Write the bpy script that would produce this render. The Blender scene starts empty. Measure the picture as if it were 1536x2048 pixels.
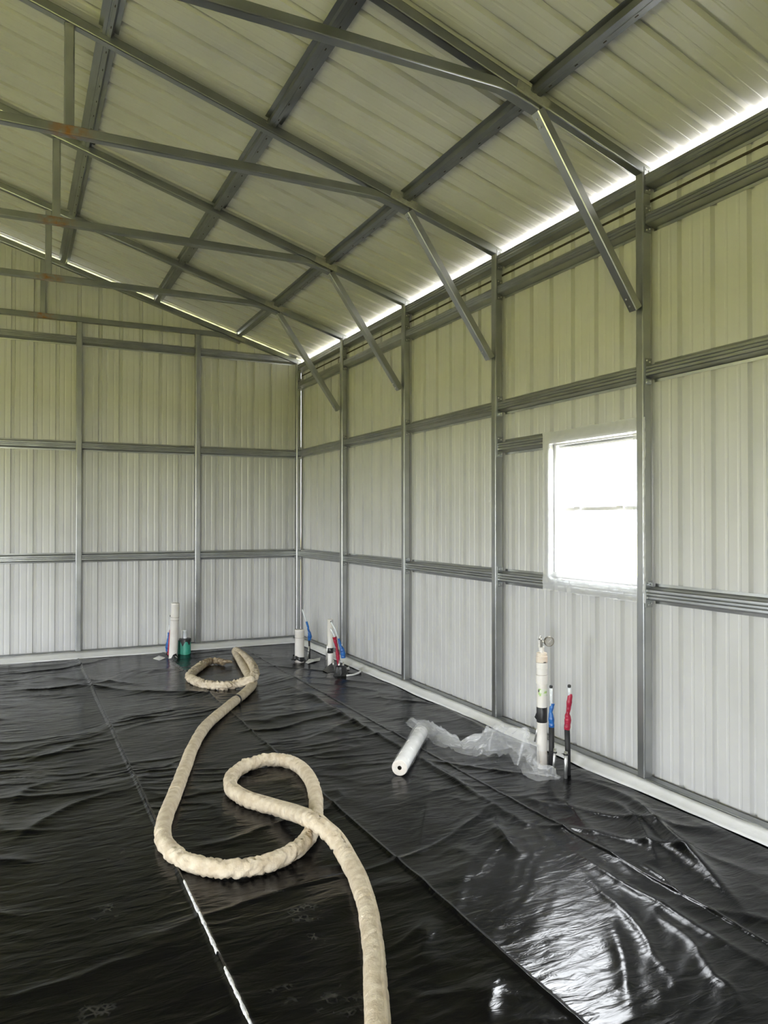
import bpy, bmesh, math, random
import numpy as np
from mathutils import Vector, Matrix

random.seed(7)
scene = bpy.context.scene
COL = scene.collection
R = math.radians

# ------------------------------------------------------------------ camera
FPX, YAW, PITCH, EYE = 1528.064, R(25.84), R(0.615), 1.557
cam_data = bpy.data.cameras.new('camera')
cam_data.sensor_fit = 'HORIZONTAL'
cam_data.sensor_width = 36.0
cam_data.lens = 36.0 * FPX / 1536.0
cam_data.clip_end = 500
cam = bpy.data.objects.new('camera', cam_data)
COL.objects.link(cam)
cam.location = (0, 0, EYE)
cam.rotation_euler = (R(90) + PITCH, 0, -YAW)
scene.camera = cam

# ------------------------------------------------------------------ sky, sun, exposure
world = bpy.data.worlds.new('overcast_sky')
scene.world = world
world.use_nodes = True
bg = world.node_tree.nodes['Background']
bg.inputs[0].default_value = (0.93, 0.965, 1.0, 1)
bg.inputs[1].default_value = 1.0

sun_data = bpy.data.lights.new('sun', 'SUN')
sun_data.energy = 3.5
sun_data.angle = R(6)
sun_data.color = (1.0, 0.96, 0.88)
sun = bpy.data.objects.new('sun', sun_data)
COL.objects.link(sun)
sun.rotation_euler = (R(-32), 0, 0)          # high, shining from the far end of the building

# sampling portals in the building's openings (they give off no light; they only tell Cycles where sky comes in)
PORTALS = [((-5.80, 2.90, 1.50), (0, R(-90), 0), 1.2, 1.2), ((-5.80, 7.60, 1.50), (0, R(-90), 0), 1.2, 1.2),
           ((-3.25, -2.90, 1.26), (R(90), 0, 0), 2.7, 2.48), ((3.40, 3.84, 1.63), (0, R(90), 0), 0.93, 0.83)]
for loc_, rot_, sx_, sy_ in PORTALS:
    ld = bpy.data.lights.new('sky_portal', 'AREA')
    ld.shape = 'RECTANGLE'; ld.size = sx_; ld.size_y = sy_
    ld.cycles.is_portal = True
    lo_ = bpy.data.objects.new('sky_portal', ld)
    COL.objects.link(lo_)
    lo_.location = loc_; lo_.rotation_euler = rot_

scene.view_settings.view_transform = 'Standard'
scene.view_settings.look = 'None'
scene.view_settings.gamma = 1.0
scene.view_settings.use_curve_mapping = False
scene.view_settings.exposure = 5.25
scene.cycles.max_bounces = 10
scene.cycles.diffuse_bounces = 6
scene.cycles.glossy_bounces = 4
scene.cycles.transparent_max_bounces = 16
scene.cycles.caustics_reflective = False
scene.cycles.caustics_refractive = False

# ------------------------------------------------------------------ pixel -> place
FW = np.array([math.sin(YAW) * math.cos(PITCH), math.cos(YAW) * math.cos(PITCH), math.sin(PITCH)])
RT = np.array([math.cos(YAW), -math.sin(YAW), 0.0])
UPV = np.cross(RT, FW)
EYEP = np.array([0, 0, EYE])


def ray(x, y):
    return FW + RT * (x - 768) / FPX - UPV * (y - 1024) / FPX


def at(x, y, z=0.0):
    """the place at height z seen at pixel (x, y)"""
    d = ray(x, y)
    return Vector(EYEP + d * (z - EYE) / d[2])


def near(x, y, base):
    """the place at pixel (x, y) that is as far away as base"""
    d = float((np.array(base) - EYEP) @ FW)
    return Vector(EYEP + ray(x, y) * d)


# ------------------------------------------------------------------ materials
def mat(name, color, rough=0.5, metal=0.0, spec=0.5):
    m = bpy.data.materials.new(name)
    m.use_nodes = True
    b = m.node_tree.nodes['Principled BSDF']
    b.inputs['Base Color'].default_value = (*color, 1)
    b.inputs['Roughness'].default_value = rough
    b.inputs['Metallic'].default_value = metal
    b.inputs['Specular IOR Level'].default_value = spec
    return m, m.node_tree.nodes, m.node_tree.links, b


def noisy(name, c0, c1, scale, rough=(0.4, 0.6), metal=0.0, bump=0.0, stretch=(1, 1, 1), detail=4, spec=0.5, lo=0.35, hi=0.65, bscale=None):
    m, n, l, b = mat(name, c0, rough[0], metal, spec)
    tc = n.new('ShaderNodeTexCoord')
    mp = n.new('ShaderNodeMapping')
    mp.inputs['Scale'].default_value = stretch
    l.new(tc.outputs['Object'], mp.inputs['Vector'])
    nz = n.new('ShaderNodeTexNoise')
    nz.inputs['Scale'].default_value = scale
    nz.inputs['Detail'].default_value = detail
    l.new(mp.outputs['Vector'], nz.inputs['Vector'])
    cr = n.new('ShaderNodeValToRGB')
    cr.color_ramp.elements[0].position = lo
    cr.color_ramp.elements[0].color = (*c0, 1)
    cr.color_ramp.elements[1].position = hi
    cr.color_ramp.elements[1].color = (*c1, 1)
    l.new(nz.outputs['Fac'], cr.inputs['Fac'])
    l.new(cr.outputs['Color'], b.inputs['Base Color'])
    mr = n.new('ShaderNodeMapRange')
    mr.inputs['From Min'].default_value = 0.3
    mr.inputs['From Max'].default_value = 0.7
    mr.inputs['To Min'].default_value = rough[0]
    mr.inputs['To Max'].default_value = rough[1]
    l.new(nz.outputs['Fac'], mr.inputs['Value'])
    l.new(mr.outputs['Result'], b.inputs['Roughness'])
    if bump:
        bp = n.new('ShaderNodeBump')
        bp.inputs['Strength'].default_value = bump
        bp.inputs['Distance'].default_value = 0.01
        if bscale:
            nb = n.new('ShaderNodeTexNoise')
            nb.inputs['Scale'].default_value = bscale
            nb.inputs['Detail'].default_value = 3
            l.new(mp.outputs['Vector'], nb.inputs['Vector'])
            l.new(nb.outputs['Fac'], bp.inputs['Height'])
        else:
            l.new(nz.outputs['Fac'], bp.inputs['Height'])
        l.new(bp.outputs['Normal'], b.inputs['Normal'])
    return m


M = {}
M['panel'] = noisy('white_painted_steel', (0.62, 0.62, 0.615), (0.66, 0.66, 0.655), 3.0, (0.30, 0.38), bump=0.02, spec=0.5)
M['galv'] = noisy('galvanised_steel', (0.36, 0.37, 0.37), (0.43, 0.44, 0.44), 5.0, (0.31, 0.36), metal=0.95, detail=2)
M['galv_dull'] = noisy('dull_galvanised_steel', (0.25, 0.26, 0.26), (0.31, 0.32, 0.32), 4.0, (0.30, 0.37), metal=0.93, detail=2)
M['zinc_paint'] = noisy('grey_zinc_paint', (0.27, 0.27, 0.265), (0.34, 0.34, 0.335), 40.0, (0.55, 0.7), metal=0.25)
M['screw'] = noisy('zinc_screw', (0.6, 0.6, 0.58), (0.8, 0.8, 0.78), 40.0, (0.25, 0.35), metal=1.0)
M['dark_strip'] = noisy('brown_gap_shade', (0.035, 0.028, 0.016), (0.06, 0.045, 0.026), 20.0, (0.6, 0.8))  # brown tone standing in for a dark gap; also used for purlin slots
M['tape_white'] = noisy('white_seal_tape', (0.90, 0.90, 0.91), (0.95, 0.95, 0.96), 12.0, (0.4, 0.55), bump=0.15, bscale=30)
M['slab'] = noisy('concrete_slab', (0.30, 0.29, 0.27), (0.42, 0.41, 0.39), 4.0, (0.8, 0.95), bump=0.1)
M['grass'] = noisy('sunlit_grass', (0.155, 0.155, 0.042), (0.225, 0.215, 0.075), 1.5, (0.9, 1.0), spec=0.1)
M['gravel'] = noisy('pale_gravel', (0.13, 0.125, 0.125), (0.17, 0.165, 0.165), 8.0, (0.9, 1.0), spec=0.1)
M['pvc'] = noisy('white_pvc', (0.78, 0.74, 0.69), (0.86, 0.83, 0.79), 9.0, (0.3, 0.42), spec=0.5)
M['pvc_dirty'] = noisy('scuffed_pvc', (0.80, 0.75, 0.69), (0.55, 0.43, 0.33), 26.0, (0.35, 0.5), lo=0.55, hi=0.78)
M['pvc_primer'] = noisy('primer_stained_pvc', (0.82, 0.72, 0.62), (0.70, 0.50, 0.36), 14.0, (0.35, 0.5), lo=0.45, hi=0.75)
M['pvc_joint'] = noisy('dark_joint_line', (0.30, 0.26, 0.22), (0.42, 0.36, 0.30), 30.0, (0.5, 0.6))
M['tape_black'] = noisy('black_tape', (0.012, 0.012, 0.012), (0.03, 0.03, 0.03), 20.0, (0.3, 0.5), bump=0.2, bscale=40)
M['tape_blue'] = noisy('blue_tape', (0.008, 0.085, 0.33), (0.02, 0.16, 0.50), 30.0, (0.3, 0.45), bump=0.3, bscale=60)
M['tape_red'] = noisy('red_tape', (0.30, 0.008, 0.03), (0.46, 0.02, 0.06), 30.0, (0.3, 0.45), bump=0.3, bscale=60)
M['foam_black'] = noisy('black_pipe_sleeve', (0.012, 0.012, 0.013), (0.025, 0.025, 0.026), 60.0, (0.5, 0.7))
M['tube_clear'] = noisy('milky_tube', (0.78, 0.82, 0.84), (0.86, 0.89, 0.9), 20.0, (0.2, 0.3))
M['pipe_green'] = noisy('teal_drain_pipe', (0.03, 0.30, 0.21), (0.06, 0.40, 0.29), 12.0, (0.35, 0.5))
M['pipe_green_dark'] = noisy('dark_teal_bell', (0.012, 0.11, 0.075), (0.02, 0.15, 0.10), 12.0, (0.4, 0.5))
M['label_green'] = noisy('green_printed_label', (0.78, 0.80, 0.70), (0.42, 0.62, 0.20), 22.0, (0.5, 0.6), lo=0.47, hi=0.53)
M['ink'] = mat('black_ink', (0.03, 0.03, 0.03), 0.6)[0]
M['brass'] = noisy('nickel_fitting', (0.42, 0.40, 0.36), (0.60, 0.58, 0.52), 40.0, (0.25, 0.4), metal=0.95)
M['gauge_rim'] = noisy('gauge_rim', (0.20, 0.18, 0.14), (0.34, 0.31, 0.26), 30.0, (0.3, 0.45), metal=0.8)
M['gauge_face'] = noisy('gauge_face', (0.36, 0.34, 0.31), (0.48, 0.46, 0.43), 30.0, (0.25, 0.4))
M['silver'] = noisy('bright_steel_stake', (0.62, 0.62, 0.60), (0.80, 0.80, 0.78), 30.0, (0.25, 0.4), metal=0.85)
M['hose'] = noisy('cream_hose_cloth', (0.56, 0.46, 0.33), (0.71, 0.62, 0.48), 22.0, (0.75, 0.9), bump=0.35, bscale=130, spec=0.25, detail=6)
M['hose_dirty'] = noisy('dirty_hose_cloth', (0.25, 0.18, 0.11), (0.55, 0.45, 0.32), 34.0, (0.75, 0.9), bump=0.35, bscale=120, spec=0.2, detail=6)
M['roll'] = noisy('rolled_film', (0.80, 0.79, 0.77), (0.88, 0.87, 0.86), 12.0, (0.18, 0.3), spec=0.5)
M['roll_end'] = noisy('film_roll_end', (0.84, 0.77, 0.69), (0.90, 0.85, 0.79), 40.0, (0.45, 0.55))
M['core'] = noisy('dark_core', (0.05, 0.04, 0.03), (0.09, 0.07, 0.05), 30.0, (0.7, 0.9))
M['vinyl'] = noisy('white_vinyl', (0.82, 0.82, 0.82), (0.88, 0.88, 0.88), 6.0, (0.35, 0.45))
M['paper'] = noisy('white_scrap', (0.78, 0.78, 0.77), (0.86, 0.86, 0.85), 15.0, (0.4, 0.6))


def film_mat(name, alpha, rough, vary=True):
    m, n, l, b = mat(name, (0.92, 0.93, 0.94), rough)
    b.inputs['Alpha'].default_value = alpha
    tc = n.new('ShaderNodeTexCoord')
    nz = n.new('ShaderNodeTexNoise')
    nz.inputs['Scale'].default_value = 22
    nz.inputs['Detail'].default_value = 4
    l.new(tc.outputs['Object'], nz.inputs['Vector'])
    bp = n.new('ShaderNodeBump')
    bp.inputs['Strength'].default_value = 0.12
    bp.inputs['Distance'].default_value = 0.02
    l.new(nz.outputs['Fac'], bp.inputs['Height'])
    l.new(bp.outputs['Normal'], b.inputs['Normal'])
    mr = n.new('ShaderNodeMapRange')
    mr.inputs['From Min'].default_value = 0.3
    mr.inputs['From Max'].default_value = 0.7
    mr.inputs['To Min'].default_value = alpha * 0.6
    mr.inputs['To Max'].default_value = min(1.0, alpha * 1.5)
    l.new(nz.outputs['Fac'], mr.inputs['Value'])
    if vary:
        l.new(mr.outputs['Result'], b.inputs['Alpha'])
    return m


M['film'] = film_mat('clear_film', 0.2, 0.05, False)
M['film_window'] = film_mat('taped_film', 0.5, 0.25, False)

M['fold_highlight'] = noisy('painted_fold_highlight', (0.55, 0.55, 0.56), (0.9, 0.9, 0.91), 40.0, (0.2, 0.35))  # pale colour standing in for the glossy highlight on the near crease

# window glass: thin clear pane
m, n, l, b = mat('window_glass', (1, 1, 1), 0.02)
n.remove(b)
tr = n.new('ShaderNodeBsdfTransparent')
gl = n.new('ShaderNodeBsdfGlossy')
gl.inputs['Roughness'].default_value = 0.02
mx = n.new('ShaderNodeMixShader')
mx.inputs[0].default_value = 0.06
l.new(tr.outputs[0], mx.inputs[1])
l.new(gl.outputs[0], mx.inputs[2])
l.new(mx.outputs[0], n['Material Output'].inputs['Surface'])
M['glass'] = m

# truss chord: galvanised with a rust stain where the web is welded on
def rust_mat(x0):
    m = M['galv_dull'].copy()
    m.name = 'galvanised_with_weld_rust'
    n, l = m.node_tree.nodes, m.node_tree.links
    b = n['Principled BSDF']
    src = b.inputs['Base Color'].links[0].from_socket
    tc = n.new('ShaderNodeTexCoord')
    sx = n.new('ShaderNodeSeparateXYZ')
    l.new(tc.outputs['Object'], sx.inputs[0])
    sb = n.new('ShaderNodeMath'); sb.operation = 'SUBTRACT'; sb.inputs[1].default_value = x0
    l.new(sx.outputs['X'], sb.inputs[0])
    ab = n.new('ShaderNodeMath'); ab.operation = 'ABSOLUTE'
    l.new(sb.outputs[0], ab.inputs[0])
    mr = n.new('ShaderNodeMapRange')
    mr.inputs['From Min'].default_value = 0.16
    mr.inputs['From Max'].default_value = 0.02
    l.new(ab.outputs[0], mr.inputs['Value'])
    nz = n.new('ShaderNodeTexNoise')
    nz.inputs['Scale'].default_value = 22
    nz.inputs['Detail'].default_value = 5
    l.new(tc.outputs['Object'], nz.inputs['Vector'])
    r2 = n.new('ShaderNodeMapRange')
    r2.inputs['From Min'].default_value = 0.35
    r2.inputs['From Max'].default_value = 0.62
    l.new(nz.outputs['Fac'], r2.inputs['Value'])
    mu = n.new('ShaderNodeMath'); mu.operation = 'MULTIPLY'; mu.use_clamp = True
    l.new(mr.outputs['Result'], mu.inputs[0])
    l.new(r2.outputs['Result'], mu.inputs[1])
    mc = n.new('ShaderNodeMix'); mc.data_type = 'RGBA'
    mc.inputs[7].default_value = (0.33, 0.15, 0.045, 1)
    l.new(mu.outputs[0], mc.inputs[0])
    l.new(src, mc.inputs[6])
    l.new(mc.outputs[2], b.inputs['Base Color'])
    mm = n.new('ShaderNodeMath'); mm.operation = 'MULTIPLY_ADD'
    mm.inputs[1].default_value = -0.7; mm.inputs[2].default_value = 0.9
    l.new(mu.outputs[0], mm.inputs[0])
    l.new(mm.outputs[0], b.inputs['Metallic'])
    return m


WEBX = 0.285
M['galv_rust'] = rust_mat(WEBX)

# black sheet
m, n, l, b = mat('black_poly_sheet', (0.0035, 0.0035, 0.004), 0.2, 0.0, 0.17)
tc = n.new('ShaderNodeTexCoord')
mp = n.new('ShaderNodeMapping'); mp.inputs['Scale'].default_value = (0.5, 1.6, 1)
l.new(tc.outputs['Object'], mp.inputs['Vector'])
nz = n.new('ShaderNodeTexNoise'); nz.inputs['Scale'].default_value = 14; nz.inputs['Detail'].default_value = 5
nz.inputs['Distortion'].default_value = 0.6
l.new(mp.outputs['Vector'], nz.inputs['Vector'])
bp = n.new('ShaderNodeBump'); bp.inputs['Strength'].default_value = 0.22; bp.inputs['Distance'].default_value = 0.02
l.new(nz.outputs['Fac'], bp.inputs['Height'])
l.new(bp.outputs['Normal'], b.inputs['Normal'])
n2 = n.new('ShaderNodeTexNoise'); n2.inputs['Scale'].default_value = 1.6; n2.inputs['Detail'].default_value = 6
l.new(tc.outputs['Object'], n2.inputs['Vector'])
mr = n.new('ShaderNodeMapRange')
mr.inputs['From Min'].default_value = 0.35; mr.inputs['From Max'].default_value = 0.7
mr.inputs['To Min'].default_value = 0.14; mr.inputs['To Max'].default_value = 0.27
l.new(n2.outputs['Fac'], mr.inputs['Value'])
l.new(mr.outputs['Result'], b.inputs['Roughness'])
M['sheet'] = m
# dusty boot prints on the sheet
prints = [(612, 1828, 0.10), (630, 1882, 0.06), (690, 2005, 0.11), (240, 1712, 0.09), (210, 1826, 0.09), (570, 1990, 0.07), (540, 1790, 0.07), (190, 2030, 0.08)]
acc = None
for px_, py_, rr_ in prints:
    pp = at(px_, py_, 0)
    vd = n.new('ShaderNodeVectorMath'); vd.operation = 'DISTANCE'
    l.new(tc.outputs['Object'], vd.inputs[0]); vd.inputs[1].default_value = (pp.x, pp.y, 0.005)
    r_ = n.new('ShaderNodeMapRange')
    r_.inputs['From Min'].default_value = rr_; r_.inputs['From Max'].default_value = rr_ * 0.6
    l.new(vd.outputs['Value'], r_.inputs['Value'])
    if acc is None:
        acc = r_.outputs['Result']
    else:
        mm_ = n.new('ShaderNodeMath'); mm_.operation = 'MAXIMUM'
        l.new(acc, mm_.inputs[0]); l.new(r_.outputs['Result'], mm_.inputs[1]); acc = mm_.outputs[0]
vo = n.new('ShaderNodeTexVoronoi'); vo.feature = 'DISTANCE_TO_EDGE'; vo.inputs['Scale'].default_value = 42
l.new(tc.outputs['Object'], vo.inputs['Vector'])
v2 = n.new('ShaderNodeMapRange'); v2.inputs['From Min'].default_value = 0.22; v2.inputs['From Max'].default_value = 0.05
l.new(vo.outputs['Distance'], v2.inputs['Value'])
n3 = n.new('ShaderNodeTexNoise'); n3.inputs['Scale'].default_value = 16
l.new(tc.outputs['Object'], n3.inputs['Vector'])
n3r = n.new('ShaderNodeMapRange'); n3r.inputs['From Min'].default_value = 0.45; n3r.inputs['From Max'].default_value = 0.65
l.new(n3.outputs['Fac'], n3r.inputs['Value'])
m_a = n.new('ShaderNodeMath'); m_a.operation = 'MULTIPLY'; l.new(acc, m_a.inputs[0]); l.new(v2.outputs['Result'], m_a.inputs[1])
m_b = n.new('ShaderNodeMath'); m_b.operation = 'MULTIPLY'; l.new(m_a.outputs[0], m_b.inputs[0]); l.new(n3r.outputs['Result'], m_b.inputs[1])
mc_ = n.new('ShaderNodeMix'); mc_.data_type = 'RGBA'
mc_.inputs[6].default_value = (0.0035, 0.0035, 0.004, 1); mc_.inputs[7].default_value = (0.05, 0.048, 0.045, 1)
l.new(m_b.outputs[0], mc_.inputs[0])
l.new(mc_.outputs[2], b.inputs['Base Color'])


# ------------------------------------------------------------------ object helpers
def link(o, parent=None):
    COL.objects.link(o)
    if parent is not None:
        o.parent = parent
    return o


def obj(name, bm, material, parent=None, smooth=False):
    me = bpy.data.meshes.new(name)
    bmesh.ops.recalc_face_normals(bm, faces=bm.faces)
    if smooth:
        for f in bm.faces:
            f.smooth = True
    bm.to_mesh(me)
    bm.free()
    me.materials.append(M[material] if isinstance(material, str) else material)
    return link(bpy.data.objects.new(name, me), parent)


def tag(o, label=None, cat=None, group=None, kind=None):
    if label: o['label'] = label
    if cat: o['category'] = cat
    if group: o['group'] = group
    if kind: o['kind'] = kind
    return o


def empty(name, loc=(0, 0, 0), label=None, cat=None, group=None, kind=None):
    """an Empty at the thing's base; its parts are given in world places and moved into it by fix()"""
    o = bpy.data.objects.new(name, None)
    o.empty_display_size = 0.1
    link(o)
    o.location = loc
    return tag(o, label, cat, group, kind)


def shift(o):
    """after parts were built in world places: keep them there under the moved Empty"""
    for c in o.children:
        c.location = c.location - o.location
    return o


def rrect(w, h, r=0.006, seg=2):
    pts = []
    for cx, cy, a0 in ((w / 2 - r, h / 2 - r, 0), (-w / 2 + r, h / 2 - r, 90), (-w / 2 + r, -h / 2 + r, 180), (w / 2 - r, -h / 2 + r, 270)):
        for k in range(seg + 1):
            a = R(a0 + 90 * k / seg)
            pts.append((cx + r * math.cos(a), cy + r * math.sin(a)))
    return pts


def add_prism(bm, profile, p0, p1, side, up=None, cap=True):
    """closed 2D profile (side, up) swept from p0 to p1"""
    p0, p1 = Vector(p0), Vector(p1)
    ax = (p1 - p0).normalized()
    side = Vector(side)
    side = (side - ax * side.dot(ax)).normalized()
    upv = Vector(up) if up is not None else ax.cross(side)
    upv = upv.normalized()
    a = [bm.verts.new(p0 + side * x + upv * y) for x, y in profile]
    b_ = [bm.verts.new(p1 + side * x + upv * y) for x, y in profile]
    k = len(profile)
    for i in range(k):
        bm.faces.new((a[i], a[(i + 1) % k], b_[(i + 1) % k], b_[i]))
    if cap:
        bm.faces.new(a[::-1])
        bm.faces.new(b_)


def beam(p0, p1, w, h, side, r=0.006):
    bm = bmesh.new()
    add_prism(bm, rrect(w, h, r), p0, p1, side)
    return bm


def add_box(bm, a, b_):
    x0, y0, z0 = a
    x1, y1, z1 = b_
    v = [bm.verts.new(p) for p in ((x0, y0, z0), (x1, y0, z0), (x1, y1, z0), (x0, y1, z0), (x0, y0, z1), (x1, y0, z1), (x1, y1, z1), (x0, y1, z1))]
    for f in ((0, 3, 2, 1), (4, 5, 6, 7), (0, 1, 5, 4), (1, 2, 6, 5), (2, 3, 7, 6), (3, 0, 4, 7)):
        bm.faces.new([v[i] for i in f])


def box(a, b_):
    bm = bmesh.new()
    add_box(bm, a, b_)
    return bm


def frames(pts):
    """parallel-transport frames along a polyline"""
    n_ = len(pts)
    T = []
    for i in range(n_):
        a = pts[max(0, i - 1)]
        b_ = pts[min(n_ - 1, i + 1)]
        T.append((b_ - a).normalized())
    s = T[0].cross(Vector((0, 0, 1)))
    if s.length < 1e-3:
        s = Vector((1, 0, 0))
    s.normalize()
    out = []
    for t in T:
        s = (s - t * s.dot(t)).normalized()
        out.append((t, s, t.cross(s)))
    return out


def add_tube(bm, pts, rad, seg=12, cap=True):
    pts = [Vector(p) for p in pts]
    fr = frames(pts)
    rings = []
    for i, p in enumerate(pts):
        r_ = rad[i] if isinstance(rad, (list, tuple)) else rad
        rings.append([bm.verts.new(p + fr[i][1] * r_ * math.cos(2 * math.pi * k / seg) + fr[i][2] * r_ * math.sin(2 * math.pi * k / seg)) for k in range(seg)])
    for i in range(len(rings) - 1):
        for k in range(seg):
            bm.faces.new((rings[i][k], rings[i][(k + 1) % seg], rings[i + 1][(k + 1) % seg], rings[i + 1][k]))
    if cap:
        bm.faces.new(rings[0][::-1])
        bm.faces.new(rings[-1])


def tube(pts, rad, seg=12, cap=True):
    bm = bmesh.new()
    add_tube(bm, pts, rad, seg, cap)
    return bm


def lathe(prof, base, axis=(0, 0, 1), seg=28, closed=False):
    """profile of (radius, height) turned about an axis through base"""
    bm = bmesh.new()
    ax = Vector(axis).normalized()
    s = ax.orthogonal().normalized()
    t = ax.cross(s)
    base = Vector(base)
    rings = []
    for r_, h in prof:
        rings.append([bm.verts.new(base + ax * h + (s * math.cos(2 * math.pi * k / seg) + t * math.sin(2 * math.pi * k / seg)) * max(r_, 1e-5)) for k in range(seg)])
    pairs = list(zip(rings, rings[1:]))
    if closed:
        pairs.append((rings[-1], rings[0]))
    for a, b_ in pairs:
        for k in range(seg):
            bm.faces.new((a[k], a[(k + 1) % seg], b_[(k + 1) % seg], b_[k]))
    return bm


def catmull(P, step):
    P = [Vector(p) for p in P]
    P = [P[0] * 2 - P[1]] + P + [P[-1] * 2 - P[-2]]
    out = []
    for i in range(1, len(P) - 2):
        p0, p1, p2, p3 = P[i - 1:i + 3]
        nseg = max(2, int((p2 - p1).length / step))
        for k in range(nseg):
            t = k / nseg
            out.append(0.5 * ((2 * p1) + (p2 - p0) * t + (2 * p0 - 5 * p1 + 4 * p2 - p3) * t * t + (3 * p1 - p0 - 3 * p2 + p3) * t ** 3))
    out.append(P[-2])
    return out


RNG = np.random.default_rng(11)
LAT = RNG.random((256, 256))


def vnoise(x, y, seed=0):
    x = np.asarray(x, float) + seed * 17.31
    y = np.asarray(y, float) + seed * 7.77
    xi, yi = np.floor(x).astype(int), np.floor(y).astype(int)
    fx, fy = x - xi, y - yi
    fx = fx * fx * fx * (fx * (fx * 6 - 15) + 10)
    fy = fy * fy * fy * (fy * (fy * 6 - 15) + 10)
    g = lambda i, j: LAT[i & 255, j & 255]
    return (g(xi, yi) * (1 - fx) * (1 - fy) + g(xi + 1, yi) * fx * (1 - fy) + g(xi, yi + 1) * (1 - fx) * fy + g(xi + 1, yi + 1) * fx * fy)


# ------------------------------------------------------------------ the building
XP = 3.31                      # inner face of the right-hand posts
XS = 3.404                     # right wall sheets
YK = [9.451 - 1.524 * k for k in range(6)]     # frames, 0 = far end
YS = 9.545                     # far wall sheets
RIDGE = -1.2
SL = 0.305                     # roof slope
XL = 2 * RIDGE - XS            # left wall sheets
YN = -2.9                      # near wall sheets
RIB = 0.231


def z_raf(x):                  # rafter centre line
    return 3.63 + (XP - (x if x > RIDGE else 2 * RIDGE - x)) * SL


def z_roof(x):                 # underside of the roof sheets
    return z_raf(x) + 0.055


def profile_breaks(s0, s1, phase):
    br = {s0: None, s1: None}
    k0 = math.floor((s0 - phase) / RIB) - 1
    k1 = math.ceil((s1 - phase) / RIB) + 1
    P = []
    for k in range(k0, k1 + 1):
        c = phase + k * RIB
        P += [(c - 0.023, 0), (c - 0.017, 0.030), (c + 0.017, 0.030), (c + 0.023, 0)]
        for q in (1 / 3, 2 / 3):
            d = c + RIB * q
            P += [(d - 0.012, 0), (d - 0.005, 0.0022), (d + 0.005, 0.0022), (d + 0.012, 0)]
    xs, ds = [p[0] for p in P], [p[1] for p in P]
    return xs, ds


def make_panel(name, parent, origin, u, v, out, s0, s1, phase, bottom, top, holes=(), material='panel'):
    origin, u, v, out = Vector(origin), Vector(u), Vector(v), Vector(out)
    xs, ds = profile_breaks(s0, s1, phase)
    cuts = sorted(set([s0, s1] + [x for x in xs if s0 < x < s1] + [e for h in holes for e in h[:2] if s0 < e < s1]))
    dep = lambda s: float(np.interp(s, xs, ds))
    bm = bmesh.new()
    made = False
    for a, b_ in zip(cuts, cuts[1:]):
        if b_ - a < 1e-5:
            continue
        mid = (a + b_) / 2
        spans = [((bottom(a), bottom(b_)), (top(a), top(b_)))]
        for h in holes:
            if h[0] <= mid <= h[1]:
                new = []
                for lo, hi in spans:
                    if h[2] > lo[0]:
                        new.append((lo, (h[2], h[2])))
                    if h[3] < hi[0]:
                        new.append(((h[3], h[3]), hi))
                spans = new
        for lo, hi in spans:
            P = lambda s, t: bm.verts.new(origin + u * s + v * t + out * dep(s))
            bm.faces.new((P(a, lo[0]), P(b_, lo[1]), P(b_, hi[1]), P(a, hi[0])))
            made = True
    if not made:
        bm.free()
        return None
    bmesh.ops.remove_doubles(bm, verts=bm.verts, dist=1e-5)
    return obj(name, bm, material, parent)


def panel_run(parent, name, origin, u, v, out, s0, s1, phase, bottom, top, holes=()):
    k = math.floor((s0 - phase) / (4 * RIB))
    while True:
        a = max(s0, phase + 4 * RIB * k - RIB * 0.15)
        b_ = min(s1, phase + 4 * RIB * (k + 1) - RIB * 0.15)
        if a >= s1:
            break
        if b_ > a + 1e-4:
            make_panel(name, parent, origin, u, v, out, a, b_, phase, bottom, top, holes)
        k += 1


# window opening on the right wall and openings out of view
WY0, WY1, WZ0, WZ1 = 3.425, 4.255, 1.165, 2.095
OPEN_LEFT = [(2.3, 3.5, 0.9, 2.1), (7.0, 8.2, 0.9, 2.1)]
OPEN_NEAR = [(-4.6, -1.9, 0.02, 2.5)]

wall_right = empty('wall_right', kind='structure')
panel_run(wall_right, 'panel', (XS, 0, 0), (0, 1, 0), (0, 0, 1), (1, 0, 0), YN, YS, 2.701, lambda s: -0.12, lambda s: 3.612, [(WY0, WY1, WZ0, WZ1)])
wall_far = empty('wall_far', kind='structure')
panel_run(wall_far, 'panel', (0, YS, 0), (1, 0, 0), (0, 0, 1), (0, 1, 0), XL, XS, -0.016, lambda s: -0.12, lambda s: z_roof(s) - 0.013)
wall_left = empty('wall_left', kind='structure')
panel_run(wall_left, 'panel', (XL, 0, 0), (0, 1, 0), (0, 0, 1), (-1, 0, 0), YN, YS, 2.701, lambda s: -0.12, lambda s: 3.632, OPEN_LEFT)
wall_near = empty('wall_near', kind='structure')
panel_run(wall_near, 'panel', (0, YN, 0), (1, 0, 0), (0, 0, 1), (0, -1, 0), XL, XS, -0.016, lambda s: 0.0, lambda s: z_roof(s) - 0.01, OPEN_NEAR)

ceiling = empty('ceiling', kind='structure')
cs = 1 / math.sqrt(1 + SL * SL)
L_SLOPE = (XS + 0.12 - RIDGE) / cs
for sgn in (1, -1):
    ox = RIDGE + sgn * (XS + 0.12 - RIDGE)
    panel_run(ceiling, 'roof_panel', (ox, 0, z_roof(XS + 0.12)), (0, 1, 0), (-sgn * cs, 0, SL * cs), (sgn * SL * cs, 0, cs), YN - 0.15, YS + 0.15, 2.68, lambda s: 0.0, lambda s: L_SLOPE)

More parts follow.
